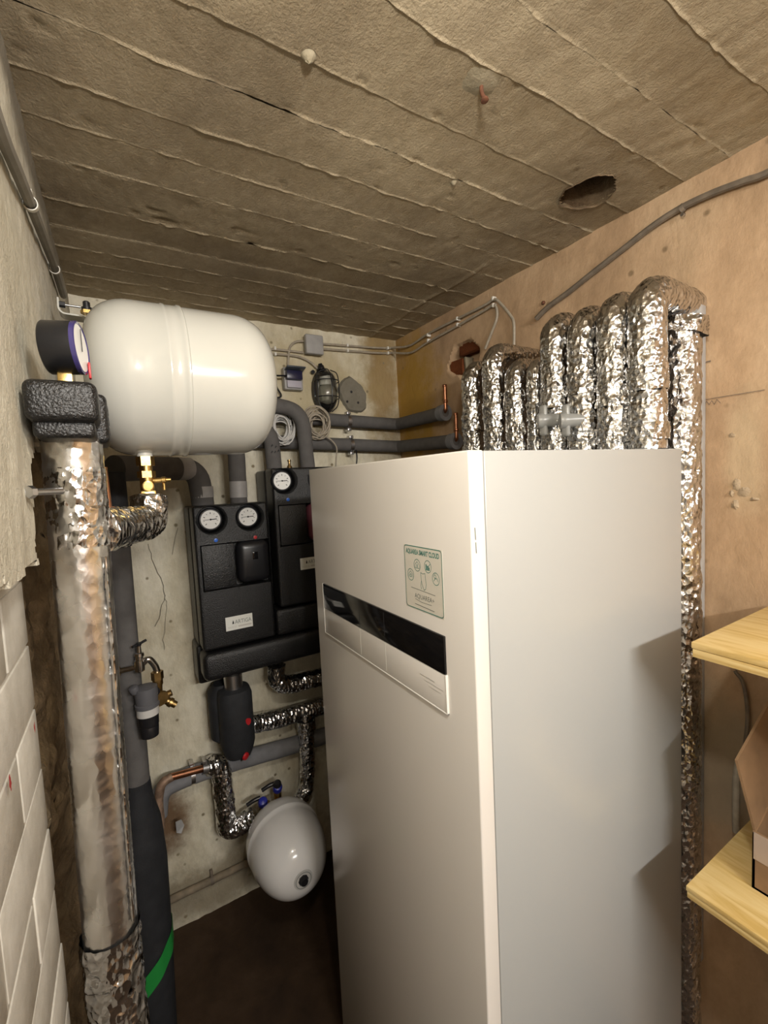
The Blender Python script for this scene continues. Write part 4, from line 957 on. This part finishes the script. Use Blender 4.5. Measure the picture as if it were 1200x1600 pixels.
fpipe('insulated_pipe', [(.025, 1.64, .50), (.04, 1.655, .585), (.16, 1.665, .590), (.57, 1.668, .555), (.86, 1.668, .54)], .032, 'long light grey foam pipe low on back wall', foam_light, .05, None)
t = thing('pipe_clamp', (.145, 1.665, .59), 'zinc pipe clamp around low light grey foam pipe', 'clamp', 'zinc pipe clamps')
mb = MB(); mb.lathe([(-.007, .0335), (-.007, .0355), (.007, .0355), (.007, .0335)], (.145, 1.665, .5905), (1, .02, -.05), 30, caps=False); mb.build('band', zinc, t)
mb = MB(); mb.box((.138, 1.655, .622), (.152, 1.685, .634), .001); mb.build('lug', zinc, t)
t = thing('copper_pipe', (.2, 1.63, .61), 'bare copper pipe bending down to old brown pipe at left', 'pipe')
mb = MB(); mb.tube([(.205, 1.635, .612), (.075, 1.622, .632)], .0125, 18); mb.build('tube', copper, t)
mb = MB(); mb.tube([(.08, 1.622, .632), (.045, 1.62, .625), (.030, 1.62, .56), (.033, 1.60, .50), (.02, 1.58, .45), (-.02, 1.55, .42)], .0145, 18, .035, .01, lambda P: fbm(P, 60, 2, 9)*.0015); mb.build('corroded_bend', copper_dull, t)
mb = MB(); mb.lathe([(-.01, .0185), (-.01, .020), (.01, .020), (.01, .0185)], (.185, 1.633, .615), (1, .1, -.15), 24, caps=False); mb.box((.178, 1.62, .632), (.192, 1.65, .648), .001); mb.build('clamp', zinc, t)
mb = MB(); q = at(281, 1290, Y=1.64); V = [q+Vector(p) for p in ((-.012, 0, .018), (.006, -.004, .022), (.014, -.002, -.004), (.002, -.006, -.026), (-.012, -.002, -.02))]
mb.add(V+[v+Vector((0, .002, 0)) for v in V], [(0, 1, 2, 3, 4), (9, 8, 7, 6, 5)]+[(k, (k+1) % 5, 5+(k+1) % 5, 5+k) for k in range(5)])
tag(mb.build('foil_scrap', simple('dull_tape', (.5, .5, .5), .45, .4), None, False), 'small loose scrap of silver tape beside old pipe bend', 'tape')
# old pipe along the foot of the wall
t = thing('old_pipe', (.2, 1.69, .125), 'old painted pipe running along foot of back wall', 'pipe')
mb = MB(); mb.tube([(-.02, 1.70, .135), (.62, 1.70, .135)], .013, 16, 0, .02, lambda P: fbm(P, 50, 2, 9)*.001); mb.build('tube', simple('old_pipe_paint', (.20, .16, .11), .8, var=.3, vscale=30), t)
mb = MB(); mb.lathe([(-.006, .0155), (.006, .0155)], (.185, 1.70, .135), (1, 0, 0), 16); mb.box((.180, 1.695, .13), (.190, 1.708, .175), .002); mb.build('bracket', conduitm, t)
# blue handled valves
for i, (bp_, lab) in enumerate(((Vector((.374, 1.622, .392)), 'lower left blue handled valve beside small white vessel'), (Vector((.432, 1.622, .425)), 'upper right blue handled valve above small white vessel'))):
    t = thing('blue_valve', bp_, lab, 'valve', 'blue handled valves')
    mb = MB(); mb.lathe([(-.035, .011), (-.03, .014), (0, .015), (.012, .012), (.02, .010)], bp_, (-.1, -.25, 1), 18); mb.build('body', brass, t)
    hd = bp_+Vector((-.004, -.018, .028))
    mb = MB(); mb.lathe([(-.012, .010), (-.006, .017), (.014, .018), (.024, .014), (.027, .004)], hd, (-.1, -.6, .8), 20); mb.build('blue_knob', bluem, t)
    mb = MB(); mb.tube([hd+Vector((-.006, .01, .018)), hd+Vector((-.03, .012, .016)), hd+Vector((-.055, .015, .006))], .0075, 12, .02); mb.build('black_lever', blackpl, t)
    if i: mb = MB(); mb.lathe([(0, .016), (.018, .015), (.026, .008)], hd+Vector((-.001, -.004, .014)), (-.1, -.5, .8), 18); mb.build('black_cap', blackpl, t)
# small vessel, axis square to the wall
VX, VZ, VR = .404, .352, .128; y0_, y1_ = 1.585, 1.283
t = thing('small_expansion_vessel', (VX, 1.43, VZ-VR), 'small white egg shaped expansion vessel low beside the cabinet', 'tank')
prof = []
for k in range(17): a = PI/2*k/16; prof.append((.105*(1-math.cos(a)), VR*math.sin(a)**.75 if k else .0005))
prof += [(.112, VR+.0015), (.118, VR+.0015), (.121, VR-.001)]
Lh = y0_-y1_
for k in range(16, -1, -1): a = PI/2*k/16; prof.append((Lh-.16*(1-math.cos(a)), (VR-.001)*math.sin(a)**.72 if k else .0005))
mb = MB(); mb.lathe(prof, (VX, y0_, VZ), (0, -1, 0), 72); mb.build('shell', tank2_white, t, True, 50)
mb = MB(); ringflat(mb, (VX, y1_-.0012, VZ), (.030, 0, 0), (0, 0, .030), 1, .62, 40); ringflat(mb, (VX, y1_-.0018, VZ), (.028, 0, 0), (0, 0, .028), 1, .95, 40); mb.lathe([(0, .031), (.002, .031)], (VX, y1_+.002, VZ), (0, -1, 0), 32); mb.build('round_label', cablepale, t)
mb = MB(); ringflat(mb, (VX, y1_-.0024, VZ), (.026, 0, 0), (0, 0, .026), 1, .93, 40); mb.build('label_print', printgrey, t, False)
mb = MB(); mb.lathe([(0, .0165), (.004, .0165), (.005, .014), (.014, .012), (.015, .003)], (VX, y1_+.001, VZ), (0, -1, 0), 8); mb.build('valve_plug', blackpl, t, True, 25)
mb = MB(); mb.cyl((VX, y0_-.005, VZ), (VX, YB-.03, VZ), .013, 18); mb.build('connection', brass, t)

# ------------------------------------------------------------------ shelves and carton
SX = .80
for (z, y1, th, lab) in ((1.309, .356, .026, 'upper pale wooden shelf board at right edge'), (.866, .364, .022, 'lower pale wooden shelf board with worn knots')):
    t = thing('shelf_board', ((SX+XR)/2, 0, z-th), lab, 'shelf', 'wooden shelf boards')
    mb = MB(); mb.box((SX, -.25, z-th*.42), (XR-.004, y1, z), .0012, 2); mb.build('top_layer', wood, t)
    mb = MB(); mb.box((SX+.0012, -.25, z-th), (XR-.004, y1-.0012, z-th*.42-.0006), .0012, 2); mb.build('bottom_layer', wood, t)
    for yy in (.12, -.18):
        mb = MB(); mb.box((SX+.06, yy, z-th-.025), (XR-.002, yy+.02, z-th-.0005), .001); mb.box((XR-.022, yy, z-th-.2), (XR-.004, yy+.02, z-th-.0005), .001); mb.build('shelf_bracket', zinc, t)
# open carton on the lower shelf
bx0, bx1, by0, by1, bz = .888, 1.10, -.02, .300, .8665
t = thing('cardboard_carton', ((bx0+bx1)/2, .14, bz), 'worn open cardboard carton standing on lower wooden shelf', 'carton')
th = .004; h_ = .185
MB().box((bx0, by0, bz), (bx1, by1, bz+th)).build('bottom', cardm, t, False)
def panel(name, P0, P1, z0, z1a, z1b, nrm, mat=cardm, par=t):
    P0, P1, n_ = Vector(P0), Vector(P1), Vector(nrm)*th; nn = 8; V = []
    for k in range(nn+1):
        s = k/nn; p = P0.lerp(P1, s); zt_ = z1a+(z1b-z1a)*s+random.uniform(-.004, .004)
        V += [(p.x, p.y, z0), (p.x+n_.x, p.y+n_.y, z0), (p.x+n_.x, p.y+n_.y, zt_), (p.x, p.y, zt_)]
    Fc = [(4*k+a, 4*k+(a+1) % 4, 4*k+4+(a+1) % 4, 4*k+4+a) for k in range(nn) for a in range(4)]+[(0, 1, 2, 3), tuple(4*nn+a for a in range(4))]
    mb = MB(); mb.add(V, Fc); return mb.build(name, mat, par, False)
panel('side_panel', (bx0, by0, 0), (bx0, by1, 0), bz, bz+.12, bz+.10, (1, 0, 0)); panel('side_panel', (bx1, by0, 0), (bx1, by1, 0), bz, bz+h_, bz+h_, (-1, 0, 0))
panel('side_panel', (bx0, by1, 0), (bx1, by1, 0), bz, bz+.105, bz+.16, (0, -1, 0)); panel('side_panel', (bx0, by0, 0), (bx1, by0, 0), bz, bz+h_, bz+h_, (0, 1, 0))
mb = MB(); a0, a1 = Vector((bx0+.006, by1+.001, bz+.10)), Vector((bx1, by1+.001, bz+.155)); b0, b1 = Vector((bx0-.012, by1+.022, bz+.225)), Vector((bx1-.01, by1+.03, bz+.30))
V = [a0, a1, b1, b0]; V += [v+Vector((0, -.004, 0)) for v in V]; mb.add(V, [(0, 1, 2, 3), (7, 6, 5, 4)]+[(k, (k+1) % 4, 4+(k+1) % 4, 4+k) for k in range(4)]); mb.build('raised_flap', cardm, t, False)
mb = MB(); mb.box((bx0-.0012, by0+.01, bz+.055), (bx0-.0002, by1-.002, bz+.104), .0003, 1); mb.build('packing_tape', tapem, t)
# cable hanging behind the shelf
tag(MB().tube(spline([at(1148, 1048, X=XR-.012), at(1162, 1070, X=XR-.012), at(1168, 1120, X=XR-.012), at(1163, 1170, X=XR-.013), at(1156, 1195, X=XR-.013)], 8), .004, 8).build('hanging_cable', conduitm), 'dark thin cable hanging on right wall under upper shelf', 'cable')
tag(MB().tube([at(1154, 1192, X=XR-.014), at(1150, 1215, X=XR-.014), at(1150, 1300, X=XR-.014)], .007, 12, .02).build('cable_conduit', cablegrey), 'short pale conduit on right wall behind the carton', 'conduit')
